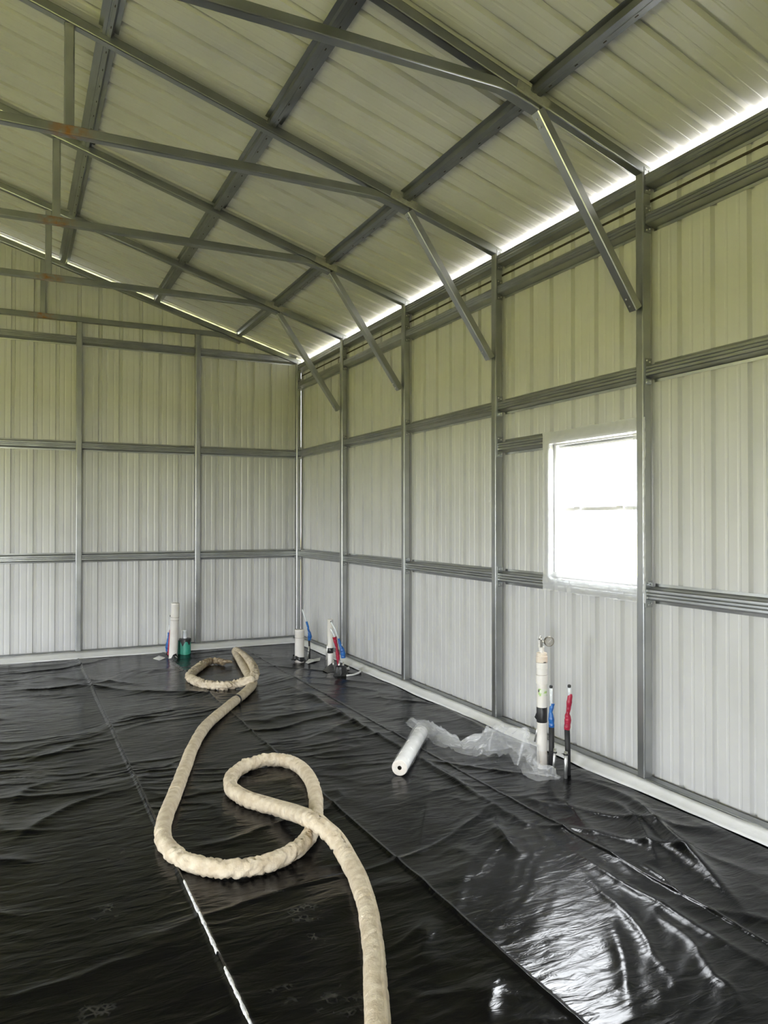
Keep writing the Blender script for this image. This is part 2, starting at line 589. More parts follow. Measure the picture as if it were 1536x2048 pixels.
# ground outside and slab
tag(obj('ground', box((-70, -70, -0.35), (70, 70, -0.16)), 'grass'), kind='structure')
tag(obj('gravel_apron', box((XS + 0.03, -12, -0.17), (XS + 9.0, 20, -0.14)), 'gravel'), kind='structure')
tag(obj('floor', box((XL - 0.06, YN - 0.06, -0.30), (XS - 0.002, YS - 0.002, -0.012)), 'slab'), kind='structure')

# base rails (structure) and white seal tape along the wall foot
tag(obj('baseboard_right', beam((XP + 0.032, YN + 0.1, 0.024), (XP + 0.032, YK[0] + 0.06, 0.024), 0.064, 0.066, (1, 0, 0)), 'galv_dull'), kind='structure')
tag(obj('baseboard_far', beam((XL + 0.1, YK[0] + 0.032, 0.024), (XP, YK[0] + 0.032, 0.024), 0.064, 0.066, (0, 1, 0)), 'galv_dull'), kind='structure')


def tape_strip(name, a0, a1, fn, label):
    bm = bmesh.new()
    nn = int((a1 - a0) / 0.03)
    rows = []
    for i in range(nn + 1):
        a = a0 + (a1 - a0) * i / nn
        e = (float(vnoise(a * 2.2, 0.3, 3)) - 0.5) * 0.03 + (float(vnoise(a * 9, 0.3, 4)) - 0.5) * 0.008
        f = (float(vnoise(a * 1.5, 2.3, 5)) - 0.5) * 0.008 + (float(vnoise(a * 7, 2.3, 6)) - 0.5) * 0.006
        rows.append([bm.verts.new(fn(a, t, e, f)) for t in (0, 0.25, 0.5, 0.75, 1)])
    for r0, r1 in zip(rows, rows[1:]):
        for k in range(4):
            bm.faces.new((r0[k], r0[k + 1], r1[k + 1], r1[k]))
    o = obj(name, bm, 'tape_white', smooth=True)
    md = o.modifiers.new('thick', 'SOLIDIFY'); md.thickness = 0.002
    return tag(o, kind='structure')


tape_strip('trim_1', 0.8, 9.3, lambda a, t, e, f: (3.222 + e * (1 - t) + t * 0.085, a, 0.006 + t * t * 0.02 + t * 0.024 + f * t), 'white')
tape_strip('trim_2', -4.0, 3.26, lambda a, t, e, f: (a, 9.19 + e * (1 - t) + t * 0.25, 0.006 + t * t * 0.02 + t * 0.02 + f * t), 'white')
# dark strip painted in for the shaded gap high on the right wall
tag(obj('gap_shade_strip', box((XS - 0.004, 0.5, 3.448), (XS + 0.0, YS - 0.05, 3.462)), 'dark_strip'), kind='structure')

# ------------------------------------------------------------------ steel frame
ORD = ['at the far end wall', 'next to the far end wall', 'third from the far end', 'beside the window on its far side', 'nearest the camera']
PORD = ['standing in the far corner', 'first along right wall after the far corner', 'second along right wall after the far corner', 'on the far side of the window', 'at the near edge of the window']
for k in range(5):
    y = YK[k] + 0.03
    t = empty('wall_post', (XP + 0.032, y, 0), 'galvanised square steel wall post ' + PORD[k], 'post', 'posts along the right wall')
    obj('tube', beam((XP + 0.032, y, 0.055), (XP + 0.032, y, 3.60), 0.064, 0.060, (1, 0, 0), 0.008), 'galv', t)
    shift(t)
for x, lab in ((0.672, 'galvanised far wall post at left, under the truss chord'), (2.035, 'galvanised far wall post nearer the corner, beside the tall pipe')):
    t = empty('wall_post', (x, YK[0] + 0.03, 0), lab, 'post', 'posts along the far wall')
    obj('tube', beam((x, YK[0] + 0.032, 0.055), (x, YK[0] + 0.032, 3.848), 0.062, 0.064, (1, 0, 0), 0.008), 'galv', t)
    shift(t)

TL = ['far steel roof truss against the end wall', 'second steel roof truss from the end wall', 'third steel roof truss from the end wall',
      'fourth steel roof truss, its web post rusty at the foot', 'nearest steel roof truss, cut by the top of the picture']


def chord_bm(y):
    st = [(2.10, 3.880, 0.058, 0.060), (2.27, 3.880, 0.058, 0.060), (2.325, 3.874, 0.050, 0.062), (2.37, 3.862, 0.042, 0.066), (2.42, 3.846, 0.034, 0.070), (2.48, 3.828, 0.031, 0.072), (2.56, 3.804, 0.030, 0.072)]
    st = [(2 * RIDGE - s[0],) + s[1:] for s in st[::-1]] + st
    bm = bmesh.new()
    rings = []
    for x, z, h, w in st:
        rings.append([bm.verts.new((x, y + px, z + pz)) for px, pz in rrect(w, h, 0.007)])
    for a, b_ in zip(rings, rings[1:]):
        for i in range(len(a)):
            bm.faces.new((a[i], a[(i + 1) % len(a)], b_[(i + 1) % len(a)], b_[i]))
    bm.faces.new(rings[0]); bm.faces.new(rings[-1])
    return bm


for k in range(5):
    y = YK[k] + 0.03
    t = empty('roof_truss', (RIDGE, y, 3.8), TL[k], 'truss', 'roof trusses')
    for sgn in (1, -1):
        xe = RIDGE + sgn * (XP + 0.06 - RIDGE)
        obj('rafter', beam((xe, y, z_raf(xe)), (RIDGE, y, z_raf(RIDGE)), 0.060, 0.062, (0, 1, 0), 0.008), 'galv_dull', t)
        xw = RIDGE + sgn * (WEBX - RIDGE)
        obj('web_post', beam((xw, y, 3.905), (xw, y, z_raf(xw) - 0.034), 0.058, 0.052, (1, 0, 0), 0.008), 'galv', t)
    obj('bottom_chord', chord_bm(y), 'galv_rust', t)
    obj('weld_patch', beam((2.63, y, z_raf(2.63)), (2.42, y, z_raf(2.42)), 0.0625, 0.0645, (0, 1, 0), 0.008), 'zinc_paint', t)
    shift(t)

KL = [None, 'diagonal steel knee brace nearest the far corner', 'diagonal steel knee brace second from the far corner', 'diagonal steel knee brace third from the far corner', 'large diagonal steel knee brace above the window']
for k in range(1, 5):
    y = YK[k] + 0.03
    t = empty('knee_brace', (XP, y, 2.8), KL[k], 'brace', 'knee braces along the right wall')
    a, b_ = Vector((XP - 0.030, y, 2.795)), Vector((2.575, y, 3.80))
    ax = (b_ - a).normalized()
    sd = Vector((0, 1, 0))
    # U channel, open towards the wall
    w, h, th = 0.062, 0.050, 0.003
    prof = [(-w / 2, -h / 2 + 0.005), (-w / 2 + 0.005, -h / 2), (w / 2 - 0.005, -h / 2), (w / 2, -h / 2 + 0.005), (w / 2, h / 2), (w / 2 - th, h / 2), (w / 2 - th, -h / 2 + th), (-w / 2 + th, -h / 2 + th), (-w / 2 + th, h / 2), (-w / 2, h / 2)]
    bm = bmesh.new()
    nrm = Vector((ax.z, 0, -ax.x))
    if nrm.x < 0: nrm = -nrm
    add_prism(bm, prof, a, b_, sd, nrm)
    obj('channel', bm, 'galv', t)
    for q, rad in ((0.035, 0.006), (0.08, 0.006)):
        for p in (a + ax * q, b_ - ax * q):
            obj('screw', lathe([(0, 0.005), (rad, 0.004), (rad, 0)], p - nrm * (h / 2) - nrm * 0.0045, nrm * -1, 6), 'screw', t)
    shift(t)

SCREW_ME = None


def screw(parent, p, axis):
    global SCREW_ME
    if SCREW_ME is None:
        bm = lathe([(0, 0.005), (0.005, 0.004), (0.005, 0)], (0, 0, 0), (0, 0, 1), 6)
        SCREW_ME = bpy.data.meshes.new('screw')
        bm.to_mesh(SCREW_ME); bm.free()
        SCREW_ME.materials.append(M['screw'])
    o = bpy.data.objects.new('screw', SCREW_ME)
    link(o, parent)
    o.rotation_mode = 'QUATERNION'
    o.rotation_quaternion = Vector((0, 0, 1)).rotation_difference(Vector(axis))
    o.location = Vector(p)
    return o


def girt_profile(crown=0.062, base=0.086, depth=0.076):
    """hat channel: x = depth from the sheet towards the room, y = up; two shallow grooves in the crown"""
    c, b_, d = crown / 2, base / 2, depth
    return [(0.002, -b_ - 0.016), (0.004, -b_ - 0.016), (0.006, -b_), (d - 0.005, -c), (d, -c + 0.005), (d, -c * 0.45), (d - 0.004, -c * 0.3), (d, -c * 0.15),
            (d, c * 0.15), (d - 0.004, c * 0.3), (d, c * 0.45), (d, c - 0.005), (d - 0.005, c), (0.006, b_), (0.004, b_ + 0.016), (0.002, b_ + 0.016)]


BAY = ['in the far corner bay', 'in the second bay from the far corner', 'in the third bay from the far corner', 'in the window bay', 'in the near bay, right of the window']


def side_girt(name, label, cat, group, z, y0, y1, crown=0.062, clips=(True, True), x_in=XS):
    t = empty(name, (XS, y0, z), label, cat, group)
    bm = bmesh.new()
    add_prism(bm, girt_profile(crown), (x_in, y0, z), (x_in, y1, z), (-1, 0, 0), (0, 0, 1))
    obj('channel', bm, 'galv', t)
    for on, yy, dr in ((clips[0], y0, 1), (clips[1], y1, -1)):
        if not on:
            continue
        c = obj('clip', box((XP + 0.012, min(yy, yy + dr * 0.003), z - 0.078), (XP + 0.062, max(yy, yy + dr * 0.003), z + 0.078)), 'galv_dull', t)
        for sx, sz in ((0.025, 0.064), (0.048, 0.056), (0.028, -0.062), (0.05, -0.054)):
            screw(c, (XP + sx, yy + dr * 0.003, z + sz), (0, dr, 0))
    return shift(t)


for k in range(5):
    y0 = YK[k + 1] + 0.0605
    y1 = YK[k] - 0.0005
    side_girt('wall_girt', 'lowest steel girt ' + ('under the window' if k == 3 else 'on the right wall ' + BAY[k]), 'girt', 'girts on the right wall', 1.125, y0, y1)
    side_girt('wall_girt', 'middle steel girt on the right wall ' + BAY[k], 'girt', 'girts on the right wall', 2.43, y0, y1)
    side_girt('wall_girt', 'upper steel girt below the eave ' + BAY[k], 'girt', 'girts on the right wall', 3.325, y0, y1)
    side_girt('eave_rail', 'steel eave rail under the roof edge ' + BAY[k], 'rail', 'eave rails on the right wall', 3.556, y0, y1, 0.07)
# window framing
side_girt('window_header', 'steel header girt across the top of the window', 'girt', None, 2.118, YK[4] + 0.0605, YK[3] - 0.0005)
t = empty('window_jamb', (XP + 0.04, 4.275, 1.16), 'upright steel jamb on the far side of the window', 'jamb')
obj('channel', beam((XP + 0.052, 4.278, 1.158), (XP + 0.052, 4.278, 2.086), 0.080, 0.045, (1, 0, 0), 0.006), 'galv', t)
shift(t)


def far_girt(label, z, x0, x1):
    t = empty('wall_girt', (x0, YS, z), label, 'girt', 'girts on the far wall')
    bm = bmesh.new()
    add_prism(bm, girt_profile(0.06, 0.084), (x0, YS, z), (x1, YS, z), (0, -1, 0), (0, 0, 1))
    obj('channel', bm, 'galv', t)
    for xx, dr in ((x0, 1), (x1, -1)):
        obj('clip', box((min(xx, xx + dr * 0.003), YK[0] + 0.012, z - 0.07), (max(xx, xx + dr * 0.003), YK[0] + 0.062, z + 0.07)), 'galv_dull', t)
    return shift(t)


FB = [(-1.2, 0.6405, 'left of both posts'), (0.7035, 2.0035, 'between the two posts'), (2.0665, XP + 0.0, 'beside the corner')]
for z, nm in ((1.125, 'lowest'), (2.42, 'middle'), (3.645, 'top')):
    for x0, x1, w in FB:
        far_girt('%s steel girt on the far wall, %s' % (nm, w), z, x0, x1)

PUR = [(0.505, 'highest'), (1.545, 'middle'), (2.555, 'lowest')]
PB = ['in the bay at the far end', 'in the second bay from the far end', 'in the third bay from the far end', 'in the fourth bay from the far end', 'in the bay nearest the camera']
nrm = Vector((SL * cs, 0, cs))
alg = Vector((cs, 0, -SL * cs))


def purlin_profile():
    # x = along the slope, y = below the sheets
    return [(-0.060, 0.001), (-0.030, 0.001), (-0.024, 0.044), (-0.008, 0.044), (-0.006, 0.041), (0.006, 0.041), (0.008, 0.044), (0.024, 0.044), (0.030, 0.001), (0.060, 0.001),
            (0.060, 0.004), (0.032, 0.004), (0.026, 0.047), (0.007, 0.047), (0.005, 0.044), (-0.005, 0.044), (-0.007, 0.047), (-0.026, 0.047), (-0.032, 0.004), (-0.060, 0.004)]


for x, nm in PUR:
    for k in range(5):
        y0, y1 = YK[k + 1] + 0.0605, YK[k] - 0.0005
        p = Vector((x, 0, z_roof(x)))
        t = empty('roof_purlin', (x, y0, z_roof(x)), '%s visible steel roof purlin %s' % (nm, PB[k]), 'purlin', 'roof purlins')
        bm = bmesh.new()
        add_prism(bm, purlin_profile(), p + Vector((0, y0, 0)), p + Vector((0, y1, 0)), alg, -nrm)
        obj('hat_channel', bm, 'galv_dull', t)
        for yy, dr in ((y0, 1), (y1, -1)):
            bm = bmesh.new()
            q = p - nrm * 0.026
            add_prism(bm, rrect(0.075, 0.036, 0.003, 1), q + Vector((0, yy, 0)), q + Vector((0, yy + dr * 0.003, 0)), alg, nrm)
            obj('clip', bm, 'galv_dull', t)
        if k >= 1:
            nslot = 7
            for i in range(nslot):
                yy = y0 + (y1 - y0) * (i + 0.5) / nslot
                q = p - nrm * 0.0472 + alg * 0.016 + Vector((0, yy, 0))
                bm = bmesh.new()
                add_prism(bm, rrect(0.006, 0.0012, 0.0004, 1), q - Vector((0, 0.011, 0)), q + Vector((0, 0.011, 0)), alg, nrm)
                obj('slot', bm, 'dark_strip', t)
        shift(t)

# ------------------------------------------------------------------ window
wn = empty('window_1', (XS, (WY0 + WY1) / 2, WZ0), kind='structure')
XW = XS + 0.012


def ring(y0, y1, z0, z1, w, x0, x1):
    bm = bmesh.new()
    add_box(bm, (x0, y0, z0), (x1, y0 + w, z1))
    add_box(bm, (x0, y1 - w, z0), (x1, y1, z1))
    add_box(bm, (x0, y0 + w, z0), (x1, y1 - w, z0 + w))
    add_box(bm, (x0, y0 + w, z1 - w), (x1, y1 - w, z1))
    return bm


ZM = 1.632
obj('window_frame', ring(WY0, WY1, WZ0, WZ1, 0.022, XS - 0.03, XS + 0.045), 'vinyl', wn)
s1 = obj('sash', ring(WY0 + 0.022, WY1 - 0.022, WZ0 + 0.022, ZM + 0.012, 0.022, XS + 0.0, XS + 0.018), 'vinyl', wn)
s2 = obj('sash', ring(WY0 + 0.022, WY1 - 0.022, ZM - 0.012, WZ1 - 0.022, 0.022, XS + 0.02, XS + 0.038), 'vinyl', wn)
obj('pane', box((XS + 0.007, WY0 + 0.04, WZ0 + 0.04), (XS + 0.010, WY1 - 0.04, ZM - 0.006)), 'glass', s1)
obj('pane', box((XS + 0.027, WY0 + 0.04, ZM + 0.006), (XS + 0.030, WY1 - 0.04, WZ1 - 0.04)), 'glass', s2)
for dy in (-0.2, 0.2):
    obj('sash_lock', box((XS - 0.012, (WY0 + WY1) / 2 + dy - 0.03, ZM - 0.002), (XS + 0.0, (WY0 + WY1) / 2 + dy + 0.03, ZM + 0.016)), 'vinyl', s1)
shift(wn)

# clear film taped around the opening
bm = bmesh.new()
ny, nz_ = 60, 66
fy0, fy1, fz0, fz1 = 3.345, 4.305, 1.075, 2.165
iy0, iy1, iz0, iz1 = 3.435, 4.225, 1.20, 2.085
g = {}
for i in range(ny + 1):
    for j in range(nz_ + 1):
        yv = fy0 + (fy1 - fy0) * i / ny
        zv = fz0 + (fz1 - fz0) * j / nz_
        ey = (float(vnoise(zv * 14, 1.5, 8 if i == 0 else 9)) - 0.5) * 0.008 if i in (0, ny) else 0
        ez = (float(vnoise(yv * 14, 1.5, 10 if j == 0 else 11)) - 0.5) * 0.008 if j in (0, nz_) else 0
        crum = (float(vnoise(yv * 26, zv * 26, 12)) - 0.5) * 0.014 + (float(vnoise(yv * 60, zv * 60, 13)) - 0.5) * 0.007
        crum *= 1.6 if zv < 1.22 else 0.7
        g[i, j] = bm.verts.new((XP + 0.005 - abs(crum), yv + ey, zv + ez))
for i in range(ny):
    for j in range(nz_):
        yc = fy0 + (fy1 - fy0) * (i + 0.5) / ny
        zc = fz0 + (fz1 - fz0) * (j + 0.5) / nz_
        zlow = iz0 + 0.03 * (float(vnoise(yc * 7, 0.4, 14)) - 0.55)
        if iy0 < yc < iy1 and zlow < zc < iz1:
            continue
        if yc < YK[4] + 0.0605 and False:
            continue
        bm.faces.new((g[i, j], g[i + 1, j], g[i + 1, j + 1], g[i, j + 1]))
bmesh.ops.delete(bm, geom=[v for v in bm.verts if not v.link_faces], context='VERTS')
wf = obj('window_film', bm, 'film_window', smooth=True)
tag(wf, 'crinkled clear plastic film stuck around the bright window opening', 'film')

# ------------------------------------------------------------------ black sheet on the floor
XC = np.concatenate([np.arange(-5.6, -0.6, 0.12), np.arange(-0.6, 3.262, 0.0135)] + [np.arange(c - 0.036, c + 0.0361, 0.004) for c in (-0.26, 0.655, 1.575, 2.495)])
XC = np.unique(np.round(XC, 4))
XC = XC[np.concatenate([[True], np.diff(XC) > 0.0012])]
YC = np.concatenate([np.arange(-2.7, 1.2, 0.12), np.arange(1.2, 9.26, 0.0105)])
FOLDS = [  # (pixel polyline, half width, height)
    ([(640, 1410), (833, 1515), (935, 1580), (1000, 1620), (1088, 1672), (1120, 1700), (1148, 1725)], 0.018, 0.017),
    ([(1148, 1725), (1190, 1775), (1235, 1815), (1260, 1838), (1285, 1870), (1310, 1915), (1345, 1960), (1355, 2010)], 0.014, 0.012),
    ([(1125, 1690), (1180, 1728), (1250, 1775), (1310, 1805), (1400, 1860), (1470, 1900), (1536, 1935), (1640, 1990)], 0.016, 0.017),
    ([(1265, 1720), (1330, 1765), (1365, 1805)], 0.013, 0.010),
    ([(1290, 1800), (1330, 1845), (1380, 1880), (1430, 1955), (1465, 1980), (1490, 2040)], 0.012, 0.011),
    ([(1130, 1560), (1200, 1575), (1270, 1610), (1340, 1680), (1410, 1745), (1480, 1820), (1520, 1870)], 0.035, 0.030),
    ([(1180, 1590), (1245, 1620), (1290, 1680), (1330, 1750)], 0.03, 0.016),
    ([(1100, 1580), (1160, 1640), (1230, 1720), (1290, 1770)], 0.04, 0.014),
    ([(1060, 1590), (1100, 1640), (1170, 1710)], 0.03, 0.012),
    ([(980, 1640), (1010, 1680), (1050, 1720)], 0.03, 0.012),
    ([(865, 1560), (850, 1640), (840, 1700), (832, 1775)], 0.024, 0.012),
    ([(940, 1690), (930, 1750), (912, 1820), (915, 1856)], 0.024, 0.013),
    ([(870, 1840), (848, 1890), (835, 1950)], 0.020, 0.010),
    ([(990, 1950), (980, 2000), (970, 2060)], 0.022, 0.010),
    ([(1215, 1840), (1245, 1930), (1262, 2060)], 0.020, 0.012),
    ([(768, 1907), (800, 1890), (868, 1835)], 0.016, 0.009),
    ([(0, 1700), (120, 1625), (200, 1594), (270, 1582)], 0.03, 0.012),
    ([(270, 1582), (300, 1545), (320, 1525)], 0.02, 0.010),
    ([(0, 1640), (60, 1580), (140, 1560)], 0.03, 0.010),
    ([(0, 1520), (90, 1515), (170, 1490), (240, 1480)], 0.03, 0.008),
    ([(0, 1385), (150, 1376), (270, 1384), (370, 1388), (520, 1392)], 0.05, 0.020),
    ([(60, 1352), (160, 1362), (300, 1372)], 0.05, 0.014),
    ([(560, 1365), (620, 1392), (700, 1440), (770, 1480)], 0.03, 0.014),
    ([(860, 1395), (930, 1440), (1000, 1480)], 0.03, 0.012),
    ([(480, 1600), (470, 1640), (465, 1680)], 0.012, 0.006),
    ([(760, 1420), (785, 1400), (795, 1390)], 0.012, 0.006),
    ([(880, 1500), (920, 1530), (935, 1520)], 0.012, 0.006),
]


def sheet_height(x, y):
    x = np.asarray(x, float)
    y = np.asarray(y, float)
    wx = x + 0.5 * (vnoise(x * 0.9, y * 0.9, 21) - 0.5) + 0.12 * (vnoise(x * 3, y * 3, 35) - 0.5)
    wy = y + 0.75 * (vnoise(x * 0.8, y * 0.7, 22) - 0.5) + 0.20 * (vnoise(x * 2.2, y * 2.2, 23) - 0.5) + 0.03 * (vnoise(x * 9, y * 9, 36) - 0.5)
    ridge = lambda v: (1 - np.abs(2 * v - 1))
    right = 1 / (1 + np.exp(-(x - 2.45) * 12))
    # wrinkles across the hall, and folds along the wall on the right-hand strip
    sm = lambda v, lo, hi: np.clip((v - lo) / (hi - lo), 0, 1)
    far = 0.35 + 0.65 * sm(y, 2.0, 4.5)
    m1 = sm(vnoise(wx * 1.3, wy * 1.7, 24), 0.25, 0.75) * far
    m2 = sm(vnoise(wx * 1.9, wy * 2.3, 37), 0.25, 0.75) * (0.4 + 0.6 * far)
    a = ridge(vnoise(wx * 1.2, wy * 4.5, 25)) ** 4 * 0.0145 * m1
    a += ridge(vnoise(wx * 2.6 + 3, wy * 9.0, 26)) ** 3 * 0.0068 * m2
    a += ridge(vnoise(wx * 5.5, wy * 17.0, 27)) ** 2 * 0.0030 * (0.3 + 0.7 * m2)
    a += vnoise(wx * 12.0, wy * 26.0, 38) * 0.0009
    rx = 0.88 * x + 0.47 * y
    ry = -0.47 * x + 0.88 * y
    b_ = ridge(vnoise(rx * 3.2 + 0.8 * wy, ry * 1.0, 28)) ** 4 * 0.013
    b_ += ridge(vnoise(wx * 3.0, wy * 7.0, 29)) ** 3 * 0.0045 * m2
    b_ += vnoise(wx * 11.0, wy * 18.0, 30) * 0.0016
    h = a * (1 - right) + b_ * right
    # packing creases, straight along the hall
    for x0, s in ((-1.18, 1), (-0.26, 1), (0.655, 1.35), (1.575, 1.2), (2.495, 0.6)):
        d = x - x0 - 0.006 * (vnoise(y * 1.3, x0 + y * 0, 31) - 0.5)
        h = h + s * (0.0075 * np.exp(-(d / 0.010) ** 2) + 0.008 * np.exp(-np.abs(d) / 0.10)) * (0.75 + 0.4 * vnoise(y * 1.1, y * 0 + x0, 32))
    return h


def add_folds(x, y, h):
    for px, w, ht in FOLDS:
        P = catmull([at(*p, 0.0) for p in px], 0.05)
        P = np.array([(p.x, p.y) for p in P])
        sel = (x > P[:, 0].min() - 5 * w) & (x < P[:, 0].max() + 5 * w) & (y > P[:, 1].min() - 5 * w) & (y < P[:, 1].max() + 5 * w)
        idx = np.nonzero(sel)
        if len(idx[0]) == 0:
            continue
        xs, ys = x[idx], y[idx]
        best = np.full(xs.shape, 1e9)
        tt = np.zeros(xs.shape)
        nseg = len(P) - 1
        for i in range(nseg):
            a, b_ = P[i], P[i + 1]
            ab = b_ - a
            t = np.clip(((xs - a[0]) * ab[0] + (ys - a[1]) * ab[1]) / max(1e-9, ab @ ab), 0, 1)
            d = np.hypot(xs - a[0] - t * ab[0], ys - a[1] - t * ab[1])
            m_ = d < best
            best[m_] = d[m_]
            tt[m_] = ((i + t) / nseg)[m_]
        fade = np.clip(np.minimum(tt, 1 - tt) * 3, 0.0, 1)
        best = best * (0.75 + 0.5 * vnoise(xs * 6, ys * 6, 33))
        fade = fade * (0.55 + 0.8 * vnoise(xs * 3, ys * 3, 34))
        if w < 0.02:
            h[idx] += 0.8 * ht * fade * np.exp(-(np.sqrt(best ** 2 + 0.004 ** 2) - 0.004) / (w * 1.3))
        else:
            h[idx] += (1.15 if w >= 0.03 else 0.7) * ht * fade * np.exp(-(np.sqrt(best ** 2 + 0.012 ** 2) - 0.012) / (w * 1.2))
    return h


XX, YY = np.meshgrid(XC, YC)
HH = add_folds(XX, YY, sheet_height(XX, YY))
# the sheet is flat under the sealed edge
edge = np.clip(np.minimum((3.27 - XX) / 0.12, (9.27 - YY) / 0.15), 0.12, 1)
HH = HH * edge
nx, nyv = len(XC), len(YC)
co = np.stack([XX, YY, HH], -1).reshape(-1, 3)
ii = np.arange(nx * nyv).reshape(nyv, nx)
quads = np.stack([ii[:-1, :-1], ii[:-1, 1:], ii[1:, 1:], ii[1:, :-1]], -1).reshape(-1, 4)
me = bpy.data.meshes.new('plastic_sheet')
me.vertices.add(len(co))
me.vertices.foreach_set('co', co.astype(np.float32).ravel())
me.loops.add(quads.size)
me.loops.foreach_set('vertex_index', quads.astype(np.int32).ravel())
me.polygons.add(len(quads))
me.polygons.foreach_set('loop_start', np.arange(0, quads.size, 4, dtype=np.int32))
me.polygons.foreach_set('loop_total', np.full(len(quads), 4, dtype=np.int32))
me.polygons.foreach_set('use_smooth', np.ones(len(quads), dtype=bool))
me.update()
me.validate()
me.materials.append(M['sheet'])
tag(link(bpy.data.objects.new('plastic_sheet', me)), 'creased glossy black plastic sheet covering the whole floor', 'plastic sheet')


# the nearest packing crease stands up as a sharp fold, its highlight painted white
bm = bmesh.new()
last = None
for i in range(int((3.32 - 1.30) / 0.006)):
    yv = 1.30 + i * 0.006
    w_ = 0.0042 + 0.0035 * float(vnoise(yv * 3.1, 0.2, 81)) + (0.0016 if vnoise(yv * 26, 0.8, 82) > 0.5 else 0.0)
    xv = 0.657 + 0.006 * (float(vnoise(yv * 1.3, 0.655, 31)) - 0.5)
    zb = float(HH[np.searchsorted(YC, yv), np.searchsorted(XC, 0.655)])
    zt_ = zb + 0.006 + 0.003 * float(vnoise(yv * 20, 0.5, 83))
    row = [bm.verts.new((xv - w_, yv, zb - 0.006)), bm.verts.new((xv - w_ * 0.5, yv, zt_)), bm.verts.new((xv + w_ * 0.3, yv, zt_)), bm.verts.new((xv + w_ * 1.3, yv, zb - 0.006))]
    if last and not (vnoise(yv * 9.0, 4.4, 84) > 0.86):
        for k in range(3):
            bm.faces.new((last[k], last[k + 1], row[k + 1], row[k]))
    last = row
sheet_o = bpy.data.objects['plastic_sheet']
obj('highlight_fold', bm, 'fold_highlight', sheet_o, True)['label'] = 'thin fold with a painted white highlight'


def floor_z(x, y):
    i = int(np.clip(np.searchsorted(XC, x), 0, nx - 1))
    j = int(np.clip(np.searchsorted(YC, y), 0, nyv - 1))
    return float(HH[j, i])


# ------------------------------------------------------------------ hose
HR = 0.041
HP = [(760, 2230), (757, 2120), (755, 2048), (751, 1970), (746, 1895), (736, 1825), (720, 1770), (696, 1720), (668, 1676), (632, 1645), (588, 1627), (540, 1613), (492, 1598),
      (464, 1579), (462, 1556), (482, 1536), (520, 1522), (562, 1520), (596, 1532), (620, 1558), (631, 1592), (631, 1626), (626, 1655), (609, 1684), (574, 1710), (520, 1730), (460, 1738), (400, 1731), (352, 1711),
      (327, 1680), (328, 1643), (348, 1590), (372, 1530), (386, 1494), (412, 1452), (452, 1416), (492, 1384), (506, 1366), (498, 1352), (489, 1337), (480, 1321), (473, 1308), (471, 1302)]
HP2 = [(476, 1303), (488, 1312), (501, 1325), (509, 1340), (507, 1354), (493, 1362), (470, 1368), (444, 1372), (418, 1370), (396, 1364), (380, 1355), (383, 1346), (395, 1337), (405, 1329)]
pts = []
for i, p in enumerate(HP):
    z = HR + 0.006
    if p in ((632, 1645),): z = 0.128
    if p in ((668, 1676), (588, 1627)): z = 0.085
    if i in (len(HP) - 1,): z = 0.055
    pts.append(at(p[0], p[1], z))
for i, p in enumerate(HP2):
    z = HR + 0.006
    if i <= 1: z = 0.07
    if p in ((509, 1340), (507, 1354)): z = 0.115
    if p in ((501, 1325), (493, 1362)): z = 0.09
    pts.append(at(p[0], p[1], z))
path = catmull(pts, 0.0065)
hz = empty('spray_hose', (pts[2].x, pts[2].y, 0), 'long cream cloth-covered hose looped across the black plastic sheet', 'hose')
fr = frames(path)
SEG = 26
S = np.concatenate([[0], np.cumsum([(b_ - a).length for a, b_ in zip(path, path[1:])])])
# curvature gathers the cloth on bends
curv = np.zeros(len(path))
for i in range(4, len(path) - 4):
    a = (path[i] - path[i - 4]).normalized(); b_ = (path[i + 4] - path[i]).normalized()
    curv[i] = a.angle(b_) / 0.026
curv = np.convolve(curv, np.ones(15) / 15, 'same')
gather = 0.45 + np.clip(curv / 3.0, 0, 1) * 0.9 + np.clip((S - S[-1] + 3.2) / 1.0, 0, 1) * 1.6
ang = 2 * np.pi * np.arange(SEG) / SEG
rad = np.zeros((len(path), SEG))
for k in range(SEG):
    tw = 0.35 * np.sin(ang[k] + S * 2.0)
    w1 = 1 - np.abs(2 * vnoise(S * 24 + tw * 3 + 0.5 * vnoise(S * 6, ang[k] * 0 + 1.0, 45), np.full_like(S, 2 * np.cos(ang[k]) + 3), 41) - 1)
    w2 = 1 - np.abs(2 * vnoise(S * 46 + tw * 4, np.full_like(S, 3 * np.sin(ang[k]) + 9), 42) - 1)
    low = vnoise(S * 2.2, np.full_like(S, np.cos(ang[k]) + 5), 43) - 0.5
    rad[:, k] = HR * (0.97 + 0.10 * low + gather * (-0.20 * w1 ** 6 - 0.12 * w2 ** 5 + 0.05))
# pleats: short slanted creases part of the way round
prng = np.random.default_rng(5)
gat_at = lambda s_: float(np.interp(s_, S, gather))
s_ = 0.0
while s_ < S[-1]:
    gq = gat_at(s_)
    s_ += float(prng.uniform(0.35, 1.65)) * 0.034 / max(0.5, gq)
    phi, sk = prng.uniform(0, 2 * np.pi), prng.normal(0, 0.9) * HR
    dep, wid = HR * prng.uniform(0.05, 0.15) * min(1.25, 0.5 + 0.5 * gq), prng.uniform(0.0055, 0.010)
    i0_, i1_ = np.searchsorted(S, s_ - 0.12), np.searchsorted(S, s_ + 0.12)
    for k in range(SEG):
        da = (ang[k] - phi + np.pi) % (2 * np.pi) - np.pi
        part = max(0.0, math.cos(da * 0.62)) ** 1.5
        rel = S[i0_:i1_] - s_ - sk * math.sin(da)
        rad[i0_:i1_, k] += part * dep * (-np.exp(-(rel / wid) ** 2) + 0.55 * np.exp(-((rel - 1.9 * wid) / wid) ** 2))
bm = bmesh.new()
rings = []
